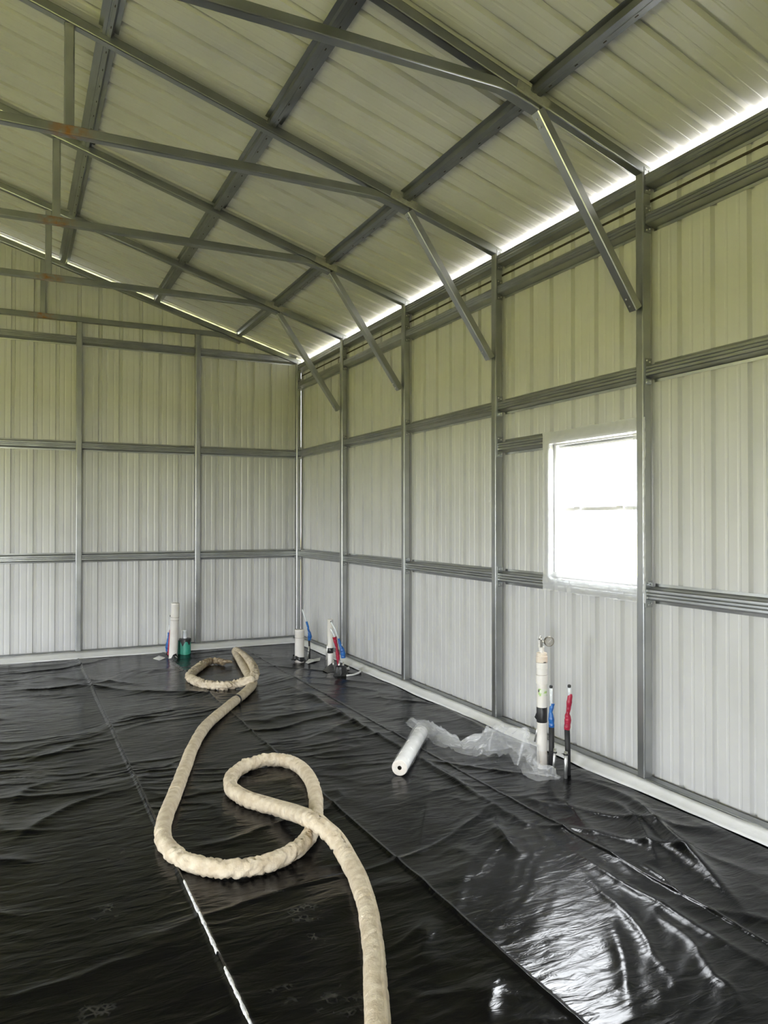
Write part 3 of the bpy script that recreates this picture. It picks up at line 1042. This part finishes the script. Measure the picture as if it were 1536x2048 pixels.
for i, p in enumerate(path):
    rings.append([bm.verts.new(p + fr[i][1] * float(rad[i, k] * math.cos(ang[k])) + fr[i][2] * float(rad[i, k] * math.sin(ang[k]))) for k in range(SEG)])
for a, b_ in zip(rings, rings[1:]):
    for k in range(SEG):
        bm.faces.new((a[k], a[(k + 1) % SEG], b_[(k + 1) % SEG], b_[k]))
bm.faces.new(rings[0]); bm.faces.new(rings[-1])
obj('cloth_sleeve', bm, 'hose', hz, True)
# stitched seam flap along the near length
bm = bmesh.new()
last = None
for i, p in enumerate(path):
    if S[i] > 2.6:
        break
    up = fr[i][1].cross(fr[i][0])
    sd = Vector((fr[i][0].y, -fr[i][0].x, 0)).normalized()
    if sd.x < 0: sd = -sd
    vv = Vector((0, 0, 1))
    wob = 0.14 * math.sin(S[i] * 21) * float(vnoise(S[i] * 9, 0.2, 47)) + 0.18 * (float(vnoise(S[i] * 1.3, 0.7, 46)) - 0.5)
    A = 0.80 + wob
    d0 = sd * math.sin(A) + vv * math.cos(A)
    tn = sd * math.cos(A) - vv * math.sin(A)
    q = p + d0 * HR * 1.0
    ring_ = [bm.verts.new(q - tn * 0.012 - d0 * 0.006), bm.verts.new(q - tn * 0.010 + d0 * 0.0035), bm.verts.new(q + tn * 0.0035 + d0 * 0.0045), bm.verts.new(q + tn * 0.005 - d0 * 0.005)]
    if last:
        for k in range(3):
            bm.faces.new((last[k], last[k + 1], ring_[k + 1], ring_[k]))
    last = ring_
obj('seam_flap', bm, 'hose', hz, True)
# dirty bundled end with small fittings
endp = [at(x, y, 0.042) for x, y in ((403, 1331), (411, 1326), (422, 1322), (436, 1322), (447, 1325))]
ep = catmull(endp, 0.012)
bm = bmesh.new()
add_tube(bm, ep, [0.040 + 0.006 * math.sin(i * 1.7) - 0.010 * i / len(ep) for i in range(len(ep))], 14)
obj('hose_end_wrap', bm, 'hose_dirty', hz, True)
for i, (dx, dy, ln, ml) in enumerate(((0, 0, 0.10, 'hose_dirty'), (0.03, -0.01, 0.14, 'hose_dirty'), (-0.02, 0.01, 0.12, 'gauge_rim'), (0.01, -0.03, 0.12, 'hose_dirty'))):
    p0 = endp[-1] + Vector((-0.03, dy, (i - 1.5) * 0.008))
    p1 = p0 + Vector((ln * 0.9, dx - 0.35 * ln * (i == 3), -0.012 * (i % 2) + 0.008))
    obj('hose_tail', tube([p0, (p0 + p1) / 2 + Vector((0, 0, 0.012)), p1], [0.014, 0.013, 0.011], 8), ml, hz, True)
obj('end_cap', tube([at(405, 1325, 0.055), at(409, 1327.5, 0.055)], 0.018, 10), 'paper', hz, True)
# band tied round the sleeve
i0 = int(np.argmin([(p - at(472, 1401, HR)).length for p in path]))
obj('tie_band', tube([path[i0] - fr[i0][0] * 0.012, path[i0] + fr[i0][0] * 0.012], HR * 1.07, 18), 'tape_black', hz, True)
shift(hz)

# ------------------------------------------------------------------ film roll
rn, rf = at(800, 1535, 0.052), None
a = at(801, 1553, 0.0) + Vector((0, 0, 0.052))
b_ = at(851, 1480, 0.0) + Vector((0, 0, 0.050))
a = at(799, 1536, 0.052); b_ = at(842, 1464, 0.050)
ax = (b_ - a); LN = ax.length; ax.normalize()
fr_ = empty('film_roll', (a.x, a.y, 0), 'roll of clear plastic film lying on the black sheet', 'roll')
obj('roll_body', lathe([(0.0475, 0.002), (0.049, 0.006), (0.049, LN - 0.004), (0.046, LN), (0.012, LN)], a, ax, 36), 'roll', fr_, True)
obj('roll_end', lathe([(0.0475, 0.002), (0.046, 0.0), (0.036, 0.0005), (0.0355, -0.0015), (0.022, -0.001), (0.0215, 0.001), (0.013, 0.0015)], a, ax, 36), 'roll_end', fr_)
obj('core_hole', lathe([(0.013, 0.0015), (0.0125, 0.05), (0, 0.05)], a, ax, 8), 'core', fr_)
bm = bmesh.new()
rg = []
s = ax.orthogonal().normalized(); tt_ = ax.cross(s)
NS, NC = 34, 40
for i in range(NS + 1):
    u_ = 0.05 + (LN - 0.02) * i / NS
    row = []
    for k in range(NC):
        th = 2 * math.pi * k / NC
        rr = 0.0525 + 0.007 * float(vnoise(u_ * 14 + math.cos(th), 3 * math.sin(th) + 4, 51)) + 0.010 * max(0, (i / NS - 0.35)) * float(vnoise(u_ * 8, 2 * math.cos(th) + 7, 52)) * 2
        p = a + ax * u_ + (s * math.cos(th) + tt_ * math.sin(th)) * rr
        p.z = max(p.z, 0.003)
        row.append(bm.verts.new(p))
    rg.append(row)
for r0, r1 in zip(rg, rg[1:]):
    for k in range(NC):
        bm.faces.new((r0[k], r0[(k + 1) % NC], r1[(k + 1) % NC], r1[k]))
obj('loose_wrap', bm, 'film', fr_, True)
shift(fr_)

# ------------------------------------------------------------------ crumpled clear film beside the wall
bot = [(822, 1452), (852, 1476), (890, 1496), (930, 1508), (968, 1516), (1008, 1513), (1020, 1530), (1045, 1532), (1052, 1552), (1075, 1566), (1114, 1562)]
top = [(816, 1442), (845, 1451), (890, 1474), (925, 1489), (950, 1476), (985, 1460), (1020, 1464), (1052, 1480), (1074, 1506), (1088, 1538), (1116, 1558)]
bp_ = catmull([Vector((x, y, 0)) for x, y in bot], 3.0)
NST = 74


def resample(poly, n_):
    P = np.array(poly, float)
    s_ = np.concatenate([[0], np.cumsum(np.hypot(*np.diff(P, axis=0).T))])
    s_ /= s_[-1]
    ts = np.linspace(0, 1, n_)
    return np.stack([np.interp(ts, s_, P[:, 0]), np.interp(ts, s_, P[:, 1])], 1)


B, T_ = resample(bot, NST), resample(top, NST)
bm = bmesh.new()
NQ = 15
rows = []
for i in range(NST):
    f = at(B[i, 0], B[i, 1], 0.004)
    tp = near(T_[i, 0], T_[i, 1], f)
    hgt = max(0.02, tp.z)
    back = f + Vector((0.10, 0.12, 0)) * (0.35 + hgt * 3.2)
    lean = tp - f
    row = []
    for q in range(NQ + 1):
        w = q / NQ
        base = f.lerp(Vector((back.x, back.y, 0.004)), w)
        arc = math.sin(math.pi * min(1, w * 1.05)) ** 0.65 if w < 0.95 else 0.08
        p = Vector((base.x + lean.x * arc, base.y + lean.y * arc * 0.8, 0.004 + hgt * arc))
        u_ = i * 0.0228
        n1 = float(vnoise(u_ * 9, w * 4.5, 61)) - 0.5
        n2 = 1 - abs(2 * float(vnoise(u_ * 17, w * 8, 62)) - 1)
        n3 = float(vnoise(u_ * 42, w * 15, 63)) - 0.5
        amp = 0.3 + 0.7 * min(1, hgt / 0.12)
        p += Vector((0.09 * n1, -0.07 * n1, 0.04 * n1 + 0.05 * (n2 - 0.6) + 0.035 * n3)) * amp
        p.z = max(p.z, floor_z(p.x, p.y) + 0.003)
        row.append(bm.verts.new(p))
    rows.append(row)
for r0, r1 in zip(rows, rows[1:]):
    for q in range(NQ):
        bm.faces.new((r0[q], r0[q + 1], r1[q + 1], r1[q]))
cf = obj('crumpled_film', bm, 'film', smooth=False)
tag(cf, 'crumpled clear plastic film trailing from the roll to the gauge pipe', 'film')


# ------------------------------------------------------------------ plumbing by the right wall
def pipe_prof(r, z0, z1, wall=0.004):
    return [(r, z0), (r, z1 - 0.002), (r - 0.001, z1), (r - wall, z1), (r - wall, z1 - 0.06)]


def wobble_tube(pts, radii, seg=12):
    return tube(pts, radii, seg)


pb = at(1084, 1536, 0)
t = empty('test_pipe', (pb.x, pb.y, 0), 'white pressure test pipe with a round gauge on top near the window', 'pipe')
zc = lambda y: near(1082, y, pb).z
r0 = 0.0315
obj('pipe', lathe([(r0, 0.0), (r0, zc(1362))], pb, seg=32), 'pvc', t, True)
obj('stained_foot', lathe([(r0 + 0.0006, 0.01), (r0 + 0.0006, zc(1500))], pb, seg=32), 'pvc_dirty', t, True)
zs = [zc(1367), zc(1350), zc(1337), zc(1329), zc(1313), zc(1305)]
obj('coupling', lathe([(r0, zs[0] - 0.002), (r0 + 0.005, zs[0]), (r0 + 0.005, zs[1] - 0.001), (r0 + 0.003, zs[1])], pb, seg=32), 'pvc', t)
obj('joint_line', lathe([(r0 + 0.0032, zs[1] - 0.001), (r0 + 0.0032, zs[1] + 0.003)], pb, seg=32), 'pvc_joint', t)
obj('coupling', lathe([(r0 + 0.003, zs[1] + 0.003), (r0 + 0.003, zs[2]), (r0 + 0.0045, zs[2] + 0.002), (r0 + 0.0045, zs[3] + 0.012)], pb, seg=32), 'pvc', t)
obj('joint_line', lathe([(r0 + 0.004, zs[3] + 0.012), (r0 + 0.004, zs[3] + 0.015)], pb, seg=32), 'pvc_joint', t)
obj('end_cap', lathe([(r0 + 0.0045, zs[3] + 0.015), (r0 + 0.0045, zs[4]), (r0 + 0.002, zs[4] + 0.004), (r0 + 0.002, zs[5] - 0.003), (r0 - 0.004, zs[5]), (0, zs[5])], pb, seg=32), 'pvc_primer', t)
obj('reducer', lathe([(0.014, zs[5] - 0.001), (0.014, zc(1301)), (0.017, zc(1301) + 0.001), (0.017, zc(1294)), (0.012, zc(1294)), (0, zc(1294))], pb, seg=20), 'pvc', t)
vb = near(1081, 1294, pb)
v0 = Vector((vb.x, vb.y, vb.z))
obj('valve', lathe([(0.0, 0), (0.016, 0.0), (0.016, zc(1279) - zc(1294)), (0.013, zc(1277.5) - zc(1294)), (0.006, zc(1277) - zc(1294)), (0.005, zc(1272) - zc(1294)), (0, zc(1271.5) - zc(1294))], v0, seg=6), 'brass', t)
gc = near(1098, 1283, pb)
fwd = Vector((-FW[0], -FW[1], 0)).normalized()
gax = (fwd + Vector((0.25, -0.1, 0.0))).normalized()
gc = gc + fwd * 0.0
obj('gauge_stem', tube([Vector((v0.x, v0.y, gc.z)), gc - gax * 0.006], 0.0055, 8), 'brass', t, True)
ga = obj('gauge', lathe([(0, -0.016), (0.027, -0.016), (0.031, -0.012), (0.0325, 0.004), (0.0315, 0.008), (0.029, 0.008), (0.0285, 0.004)], gc, gax, 36), 'gauge_rim', t, True)
obj('dial', lathe([(0.0285, 0.004), (0, 0.004)], gc, gax, 36), 'gauge_face', ga)
sdv = Vector((0, 0, 1)).cross(gax).normalized()
dn = gc + gax * 0.0052
d1 = (sdv * 0.72 + Vector((0, 0, 0.69))).normalized()
bm = bmesh.new(); add_prism(bm, rrect(0.0022, 0.0008, 0.0003, 1), dn - d1 * 0.010, dn + d1 * 0.021, gax.cross(d1), gax)
obj('needle', bm, 'vinyl', ga)
obj('black_tape', lathe([(r0 + 0.0005, zc(1444)), (r0 + 0.002, zc(1443)), (r0 + 0.002, zc(1415)), (r0 + 0.0005, zc(1414))], pb, seg=32), 'tape_black', t, True)
e0 = near(1069, 1434, pb)
bm = bmesh.new()
v = [bm.verts.new(p) for p in (near(1073, 1425, pb) + Vector((0, 0, 0)), near(1074, 1441, pb), e0, near(1073, 1431, pb) + Vector((0.01, 0.01, 0)))]
bm.faces.new((v[0], v[1], v[2])); bm.faces.new((v[3], v[2], v[1]))
tw = obj('tape_tail', bm, 'tape_black', t)
md = tw.modifiers.new('thick', 'SOLIDIFY'); md.thickness = 0.0015
# printed label: a curved patch on the camera side
def wrap_patch(base, r_, z0, z1, a0, a1, n_=14):
    bm = bmesh.new()
    lo, hi = [], []
    for i in range(n_ + 1):
        th = a0 + (a1 - a0) * i / n_
        d = fwd * math.cos(th) + Vector((-fwd.y, fwd.x, 0)) * math.sin(th)
        lo.append(bm.verts.new(Vector((base.x, base.y, z0)) + d * r_))
        hi.append(bm.verts.new(Vector((base.x, base.y, z1)) + d * r_))
    for i in range(n_):
        bm.faces.new((lo[i], lo[i + 1], hi[i + 1], hi[i]))
    return bm


lb = obj('printed_label', wrap_patch(pb, r0 + 0.0008, zc(1391), zc(1376), -0.9, 1.4), 'label_green', t)
obj('label_mark', wrap_patch(pb, r0 + 0.0012, zc(1383), zc(1378), -0.95, -0.70, 4), 'ink', lb)
obj('pen_mark', wrap_patch(pb, r0 + 0.0052, zc(1324), zc(1322.6), 0.1, 0.62, 4), 'ink', t)
obj('support_rod', tube([near(1068, 1490, pb) + Vector((0.05, 0.06, 0)), near(1074, 1452, pb) + Vector((0.05, 0.05, 0))], 0.006, 8), 'silver', t, True)
shift(t)


def water_line(base_px, pts, label, wrap, sleeve_pts, wrap_pts, wrap_r, clear_pts, cap=None, sr=0.0165, group=None):
    """capped supply tube: black sleeve, coloured tape wrap, milky tube, cap"""
    b0 = at(*base_px, 0)
    t = empty('water_line', (b0.x, b0.y, 0), label, 'water line', group)
    W = lambda p: near(p[0], p[1], b0)
    if sleeve_pts:
        P = [W(p) for p in sleeve_pts]
        P[0].z = 0.0
        obj('sleeve', tube(P, sr, 12), 'foam_black', t, True)
    P = catmull([W(p) for p in wrap_pts], 0.012)
    rr = [float(np.interp(i / (len(P) - 1), np.linspace(0, 1, len(wrap_r)), wrap_r)) * (1 + 0.08 * math.sin(i * 2.1)) for i in range(len(P))]
    obj('tape_wrap', tube(P, rr, 10), wrap, t)
    P = [W(p) for p in clear_pts]
    cl = obj('clear_tube', tube(P, 0.010 if sr > 0.012 else 0.008, 10), 'tube_clear', t, True)
    if cap:
        c = W(cap)
        obj('cap', lathe([(0, -0.009), (0.009, -0.009), (0.0105, 0.0), (0.0095, 0.008), (0.004, 0.011), (0, 0.011)], c, seg=14), 'tape_black', t, True)
    return shift(t)


water_line((1101, 1548), None, 'blue-taped supply line in black sleeve beside the gauge pipe', 'tape_blue', [(1101, 1548), (1103, 1500), (1103, 1448)],
           [(1103, 1454), (1103, 1446), (1102, 1430), (1101.5, 1424), (1103, 1416), (1105, 1407)], [0.017, 0.0175, 0.0175, 0.011, 0.012, 0.014], [(1103, 1412), (1102, 1376)], (1102, 1373.5), group='taped supply lines')
water_line((1134, 1553), None, 'red-taped supply line in black sleeve, tallest and rightmost', 'tape_red', [(1136, 1553), (1135.5, 1500), (1134, 1450)],
           [(1134, 1459), (1135, 1448), (1136, 1436), (1135, 1430), (1137, 1418), (1139, 1400), (1141, 1388)], [0.018, 0.02, 0.0195, 0.011, 0.0155, 0.0165, 0.012], [(1139, 1392), (1138.5, 1375)], (1138.5, 1372.5), group='taped supply lines')


def stake(base_px, top_px, label, r_=0.0095, tie=None, group='short steel stakes', lean=(0, 0)):
    b0 = at(*base_px, 0)
    t = empty('metal_stake', (b0.x, b0.y, 0), label, 'stake', group)
    p1 = near(*top_px, b0)
    p0 = Vector((b0.x, b0.y, 0.0))
    obj('rod', tube([p0, p0.lerp(p1, 0.5), p1], [r_, r_ * 0.96, r_], 10), 'silver', t, True)
    if tie is not None:
        q = p0.lerp(p1, tie)
        d = (p1 - p0).normalized()
        obj('tie_band', tube([q - d * 0.004, q + d * 0.004], r_ * 1.45, 10), 'tape_black', t, True)
        obj('tie_tail', tube([q, q + Vector((-0.022, 0.012, 0.004))], 0.002, 6), 'tape_black', t)
    return shift(t)


stake((1106, 1550), (1110, 1497), 'short bright steel stake tied to the blue-taped line', tie=0.86)
stake((1131, 1560), (1132, 1503), 'short bright steel stake tied to the red-taped line', r_=0.011, tie=0.9)

# ------------------------------------------------------------------ plumbing in the far corner
b0 = at(599, 1324, 0)
t = empty('pipe_stub', (b0.x, b0.y, 0), 'short thick white drain stub in the far corner', 'pipe')
zt = near(599, 1259, b0).z
obj('pipe', lathe([(0.052, 0), (0.052, zt - 0.02), (0.0535, zt - 0.018), (0.0535, zt - 0.003), (0.050, zt), (0.02, zt + 0.002), (0, zt + 0.002)], b0, seg=32), 'pvc', t, True)
obj('pen_line', lathe([(0.0526, zt - 0.09), (0.0526, zt - 0.086)], b0, seg=32), 'pvc_joint', t)
obj('stained_foot', lathe([(0.0526, 0.0), (0.0526, 0.06)], b0, seg=32), 'pvc_dirty', t, True)
bm = lathe([(0.075, 0.004), (0.060, 0.018), (0.0535, 0.05)], b0, seg=24)
for vtx in bm.verts:
    vtx.co += Vector((0, 0, 0.02 * float(vnoise(vtx.co.x * 40, vtx.co.y * 40, 71)))) + (Vector((-0.02, 0, 0.02)) if vtx.co.x < b0.x - 0.03 else Vector((0, 0, 0)))
obj('sheet_collar', bm, 'tape_black', t)
shift(t)

water_line((617, 1319), None, 'blue-taped supply line leaning beside the white corner stub', 'tape_blue', [(619, 1318), (619, 1300), (618, 1278)],
           [(618.5, 1281), (619.5, 1272), (618, 1263), (616, 1257), (616.5, 1255), (614, 1247), (613, 1243)], [0.014, 0.024, 0.020, 0.012, 0.010, 0.012, 0.011], [(614, 1246), (609, 1232), (604.5, 1219)], None, sr=0.010, group='taped supply lines')
stake((615, 1320), (618, 1293), 'thin bright stake under the corner blue-taped line', r_=0.008, tie=0.62)

b0 = at(660.5, 1334, 0)
t = empty('vent_pipe', (b0.x, b0.y, 0), 'slim white drilled pipe with black tape band in the far corner', 'pipe')
zt = near(661, 1238.5, b0).z
zq = lambda y: near(661, y, b0).z
obj('pipe', lathe([(0.030, 0), (0.030, zt), (0.026, zt), (0.026, zt - 0.05), (0, zt - 0.05)], b0, seg=28), 'pvc', t, True)
obj('black_tape', lathe([(0.0305, zq(1306)), (0.033, zq(1305.5)), (0.033, zq(1296)), (0.0305, zq(1295.5))], b0, seg=28), 'tape_black', t, True)
for y in (1243, 1257):
    c = near(662, y, b0) + fwd * 0.0285
    obj('drill_hole', lathe([(0, 0.003), (0.007, 0.003), (0.007, -0.002)], c, fwd, 12), 'ink', t)
obj('support_rod', tube([near(651, 1337, b0) + fwd * 0.02, near(654.5, 1300, b0), near(656, 1277, b0)], 0.0085, 8), 'silver', t, True)
obj('support_rod', tube([near(667, 1337, b0) + fwd * 0.04, near(667, 1318, b0) + fwd * 0.03], 0.0075, 8), 'silver', t, True)
bm = bmesh.new()
v = [bm.verts.new(p) for p in (at(645, 1341, 0.014), at(668, 1338, 0.014), at(664, 1326, 0.05), at(655, 1333, 0.03), at(655, 1346, 0.004), at(670, 1344, 0.004))]
for f in ((0, 3, 4), (3, 1, 4), (3, 2, 1), (4, 1, 5)): bm.faces.new([v[i] for i in f])
tw = obj('sheet_flap', bm, 'tape_black', t)
md = tw.modifiers.new('thick', 'SOLIDIFY'); md.thickness = 0.002
shift(t)

water_line((677, 1344), None, 'red-taped supply line leaning on the slim drilled pipe', 'tape_red', [(678, 1344), (677.5, 1328)],
           [(677.5, 1330), (676, 1316), (674, 1300), (673, 1292), (671, 1284), (669, 1274)], [0.012, 0.019, 0.020, 0.011, 0.018, 0.022], [(671, 1278), (666, 1266), (661.5, 1257)], None, sr=0.011, group='taped supply lines')
water_line((686, 1344), None, 'blue-taped supply line leaning on the slim drilled pipe', 'tape_blue', [(687, 1344), (686, 1326)],
           [(686.5, 1316), (686, 1308), (684, 1298), (681, 1292), (680, 1288), (677, 1277)], [0.022, 0.026, 0.024, 0.013, 0.015, 0.011], [(677.5, 1279), (670, 1258), (662.5, 1244)], None, sr=0.011, group='taped supply lines')
stake((676, 1345), (679.5, 1320), 'thin bright stake left of the pair under the corner tapes', r_=0.010)
stake((685, 1345), (687, 1324), 'thin bright stake right of the pair under the corner tapes', r_=0.010)
# bunched black plastic boot round the pair
bc = at(682, 1352, 0)
bm = lathe([(0.075, 0.002), (0.065, 0.03), (0.055, 0.07), (0.05, 0.09), (0.03, 0.085), (0.0, 0.06)], bc + Vector((0.01, 0.04, 0)), seg=22)
for vtx in bm.verts:
    d = vtx.co - bc
    k_ = 0.035 * (float(vnoise(math.atan2(d.y, d.x) * 3 + 9, d.z * 20, 73)) - 0.5)
    vtx.co += Vector((d.x, d.y, 0)).normalized() * k_ if Vector((d.x, d.y)).length > 1e-4 else Vector()
tag(obj('sheet_boot', bm, 'tape_black'), 'black plastic bunched around the two stakes in the far corner', 'plastic boot')

# white loop of tubing and scrap by the corner
P = [at(693, 1351, 0.012), at(704, 1350, 0.012), at(714, 1347, 0.018), at(721, 1343, 0.03), at(719, 1338, 0.03)]
cd = obj('white_tubing', tube(catmull(P, 0.02), 0.010, 8), 'paper', smooth=True)
tag(cd, 'loose end of white tubing curling to the right wall', 'tubing')


def scrap(px, label, amp=0.02, zoff=0.006):
    bm = bmesh.new()
    P = [at(x, y, zoff) for x, y in px]
    c = sum(P, Vector()) / len(P)
    ctr = bm.verts.new(c + Vector((0, 0, amp)))
    vs = []
    for i, p in enumerate(P):
        vs.append(bm.verts.new(p + Vector((0, 0, amp * 0.6 * (i % 2)))))
    for i in range(len(vs)):
        bm.faces.new((vs[i], vs[(i + 1) % len(vs)], ctr))
    o = obj('plastic_scrap', bm, 'paper')
    md = o.modifiers.new('thick', 'SOLIDIFY'); md.thickness = 0.002
    return tag(o, label, 'scrap')


scrap([(611, 1325), (618, 1320), (630, 1319), (641, 1317), (640, 1321), (628, 1325), (616, 1327)], 'crumpled white scrap beside the blue-taped corner line')
scrap([(690, 1337), (698, 1335), (700, 1339), (694, 1341)], 'small white scrap at the foot of the right wall')
scrap([(306, 1317), (318, 1313), (330, 1314), (331, 1318), (318, 1321)], 'crumpled white scrap left of the tall far pipe')

# ------------------------------------------------------------------ plumbing at the far wall
b0 = at(346, 1319, 0)
t = empty('stand_pipe', (b0.x, b0.y, 0), 'tall thick white pipe standing before the far wall', 'pipe')
tp = near(351, 1206, b0)
axp = Vector((tp.x - b0.x, tp.y - b0.y, tp.z)).normalized()
ln = tp.z / axp.z
obj('pipe', lathe([(0.047, 0), (0.047, ln - 0.02), (0.0485, ln - 0.018), (0.0485, ln - 0.004), (0.045, ln), (0, ln + 0.002)], b0, axp, seg=30), 'pvc', t, True)
for q in (0.155, 0.19):
    obj('pen_line', lathe([(0.0475, ln - q), (0.0475, ln - q - 0.004)], b0, axp, seg=30), 'pvc_joint', t)
bm = bmesh.new()
v = [bm.verts.new(p) for p in (at(340, 1322, 0.0), near(349, 1308, b0) + fwd * 0.06, near(355, 1305, b0) + fwd * 0.06, at(357, 1318, 0.0), at(350, 1326, 0.0))]
for f in ((0, 1, 4), (1, 2, 3), (1, 3, 4)): bm.faces.new([v[i] for i in f])
tw = obj('sheet_flap', bm, 'tape_black', t)
md = tw.modifiers.new('thick', 'SOLIDIFY'); md.thickness = 0.003
shift(t)

b0 = at(370, 1309, 0)
t = empty('drain_pipe', (b0.x, b0.y, 0), 'short teal drain pipe with black taped rim beside the tall pipe', 'pipe')
zt = near(369, 1277, b0).z
obj('pipe', lathe([(0.066, 0), (0.066, zt - 0.01), (0.064, zt - 0.005)], b0, seg=30), 'pipe_green', t, True)
obj('bell', lathe([(0.03, 0), (0.03, zt - 0.02)], b0 + Vector((-0.075, -0.0, 0)), seg=20), 'pipe_green_dark', t, True)
# ragged tape skirt over the rim
bm = bmesh.new()
NN = 40
hi, lo, mid_ = [], [], []
for i in range(NN):
    th = 2 * math.pi * i / NN
    d = Vector((math.cos(th), math.sin(th), 0))
    fa = fwd.angle(d) * (1 if fwd.cross(d).z > 0 else -1)
    drop = 0.03 + 0.055 * max(0, 1 - abs(((fa + 0.15) / 0.42))) + 0.05 * max(0, 1 - abs((fa - 1.0) / 0.35))
    mid_.append(bm.verts.new(b0 + Vector((0, 0, zt + 0.004)) + d * 0.04))
    hi.append(bm.verts.new(b0 + Vector((0, 0, zt)) + d * 0.0685))
    lo.append(bm.verts.new(b0 + Vector((0, 0, zt - drop)) + d * 0.0685))
for i in range(NN):
    j = (i + 1) % NN
    bm.faces.new((hi[i], hi[j], lo[j], lo[i]))
    bm.faces.new((mid_[i], mid_[j], hi[j], hi[i]))
bm.faces.new(mid_)
obj('tape_rim', bm, 'tape_black', t)
zt2 = near(369, 1260.5, b0).z
obj('inner_pipe', lathe([(0.022, zt), (0.022, zt2 - 0.01), (0.027, zt2 - 0.009), (0.027, zt2), (0, zt2 + 0.002)], b0 + Vector((0, 0, 0)), seg=20), 'tube_clear', t, True)
obj('rod', tube([b0 + Vector((-0.035, 0, zt)), b0 + Vector((-0.033, 0, zt2 + 0.005))], 0.007, 8), 'paper', t, True)
shift(t)

water_line((336, 1311), None, 'blue-taped supply line half hidden behind the tall far pipe', 'tape_blue', [(335, 1311), (335.5, 1300)],
           [(335, 1303), (335.5, 1292), (336.5, 1284), (337, 1276), (337.5, 1265)], [0.018, 0.026, 0.022, 0.012, 0.013], [(337.5, 1266), (339, 1250)], None, sr=0.012, group='taped supply lines')
water_line((339, 1314), None, 'red-taped supply line half hidden behind the tall far pipe', 'tape_red', [(338, 1316), (338.5, 1304)],
           [(338, 1310), (339, 1295), (340, 1280), (341, 1260)], [0.018, 0.020, 0.016, 0.012], [(341, 1262), (341.5, 1236)], (341.5, 1232), sr=0.012, group='taped supply lines')
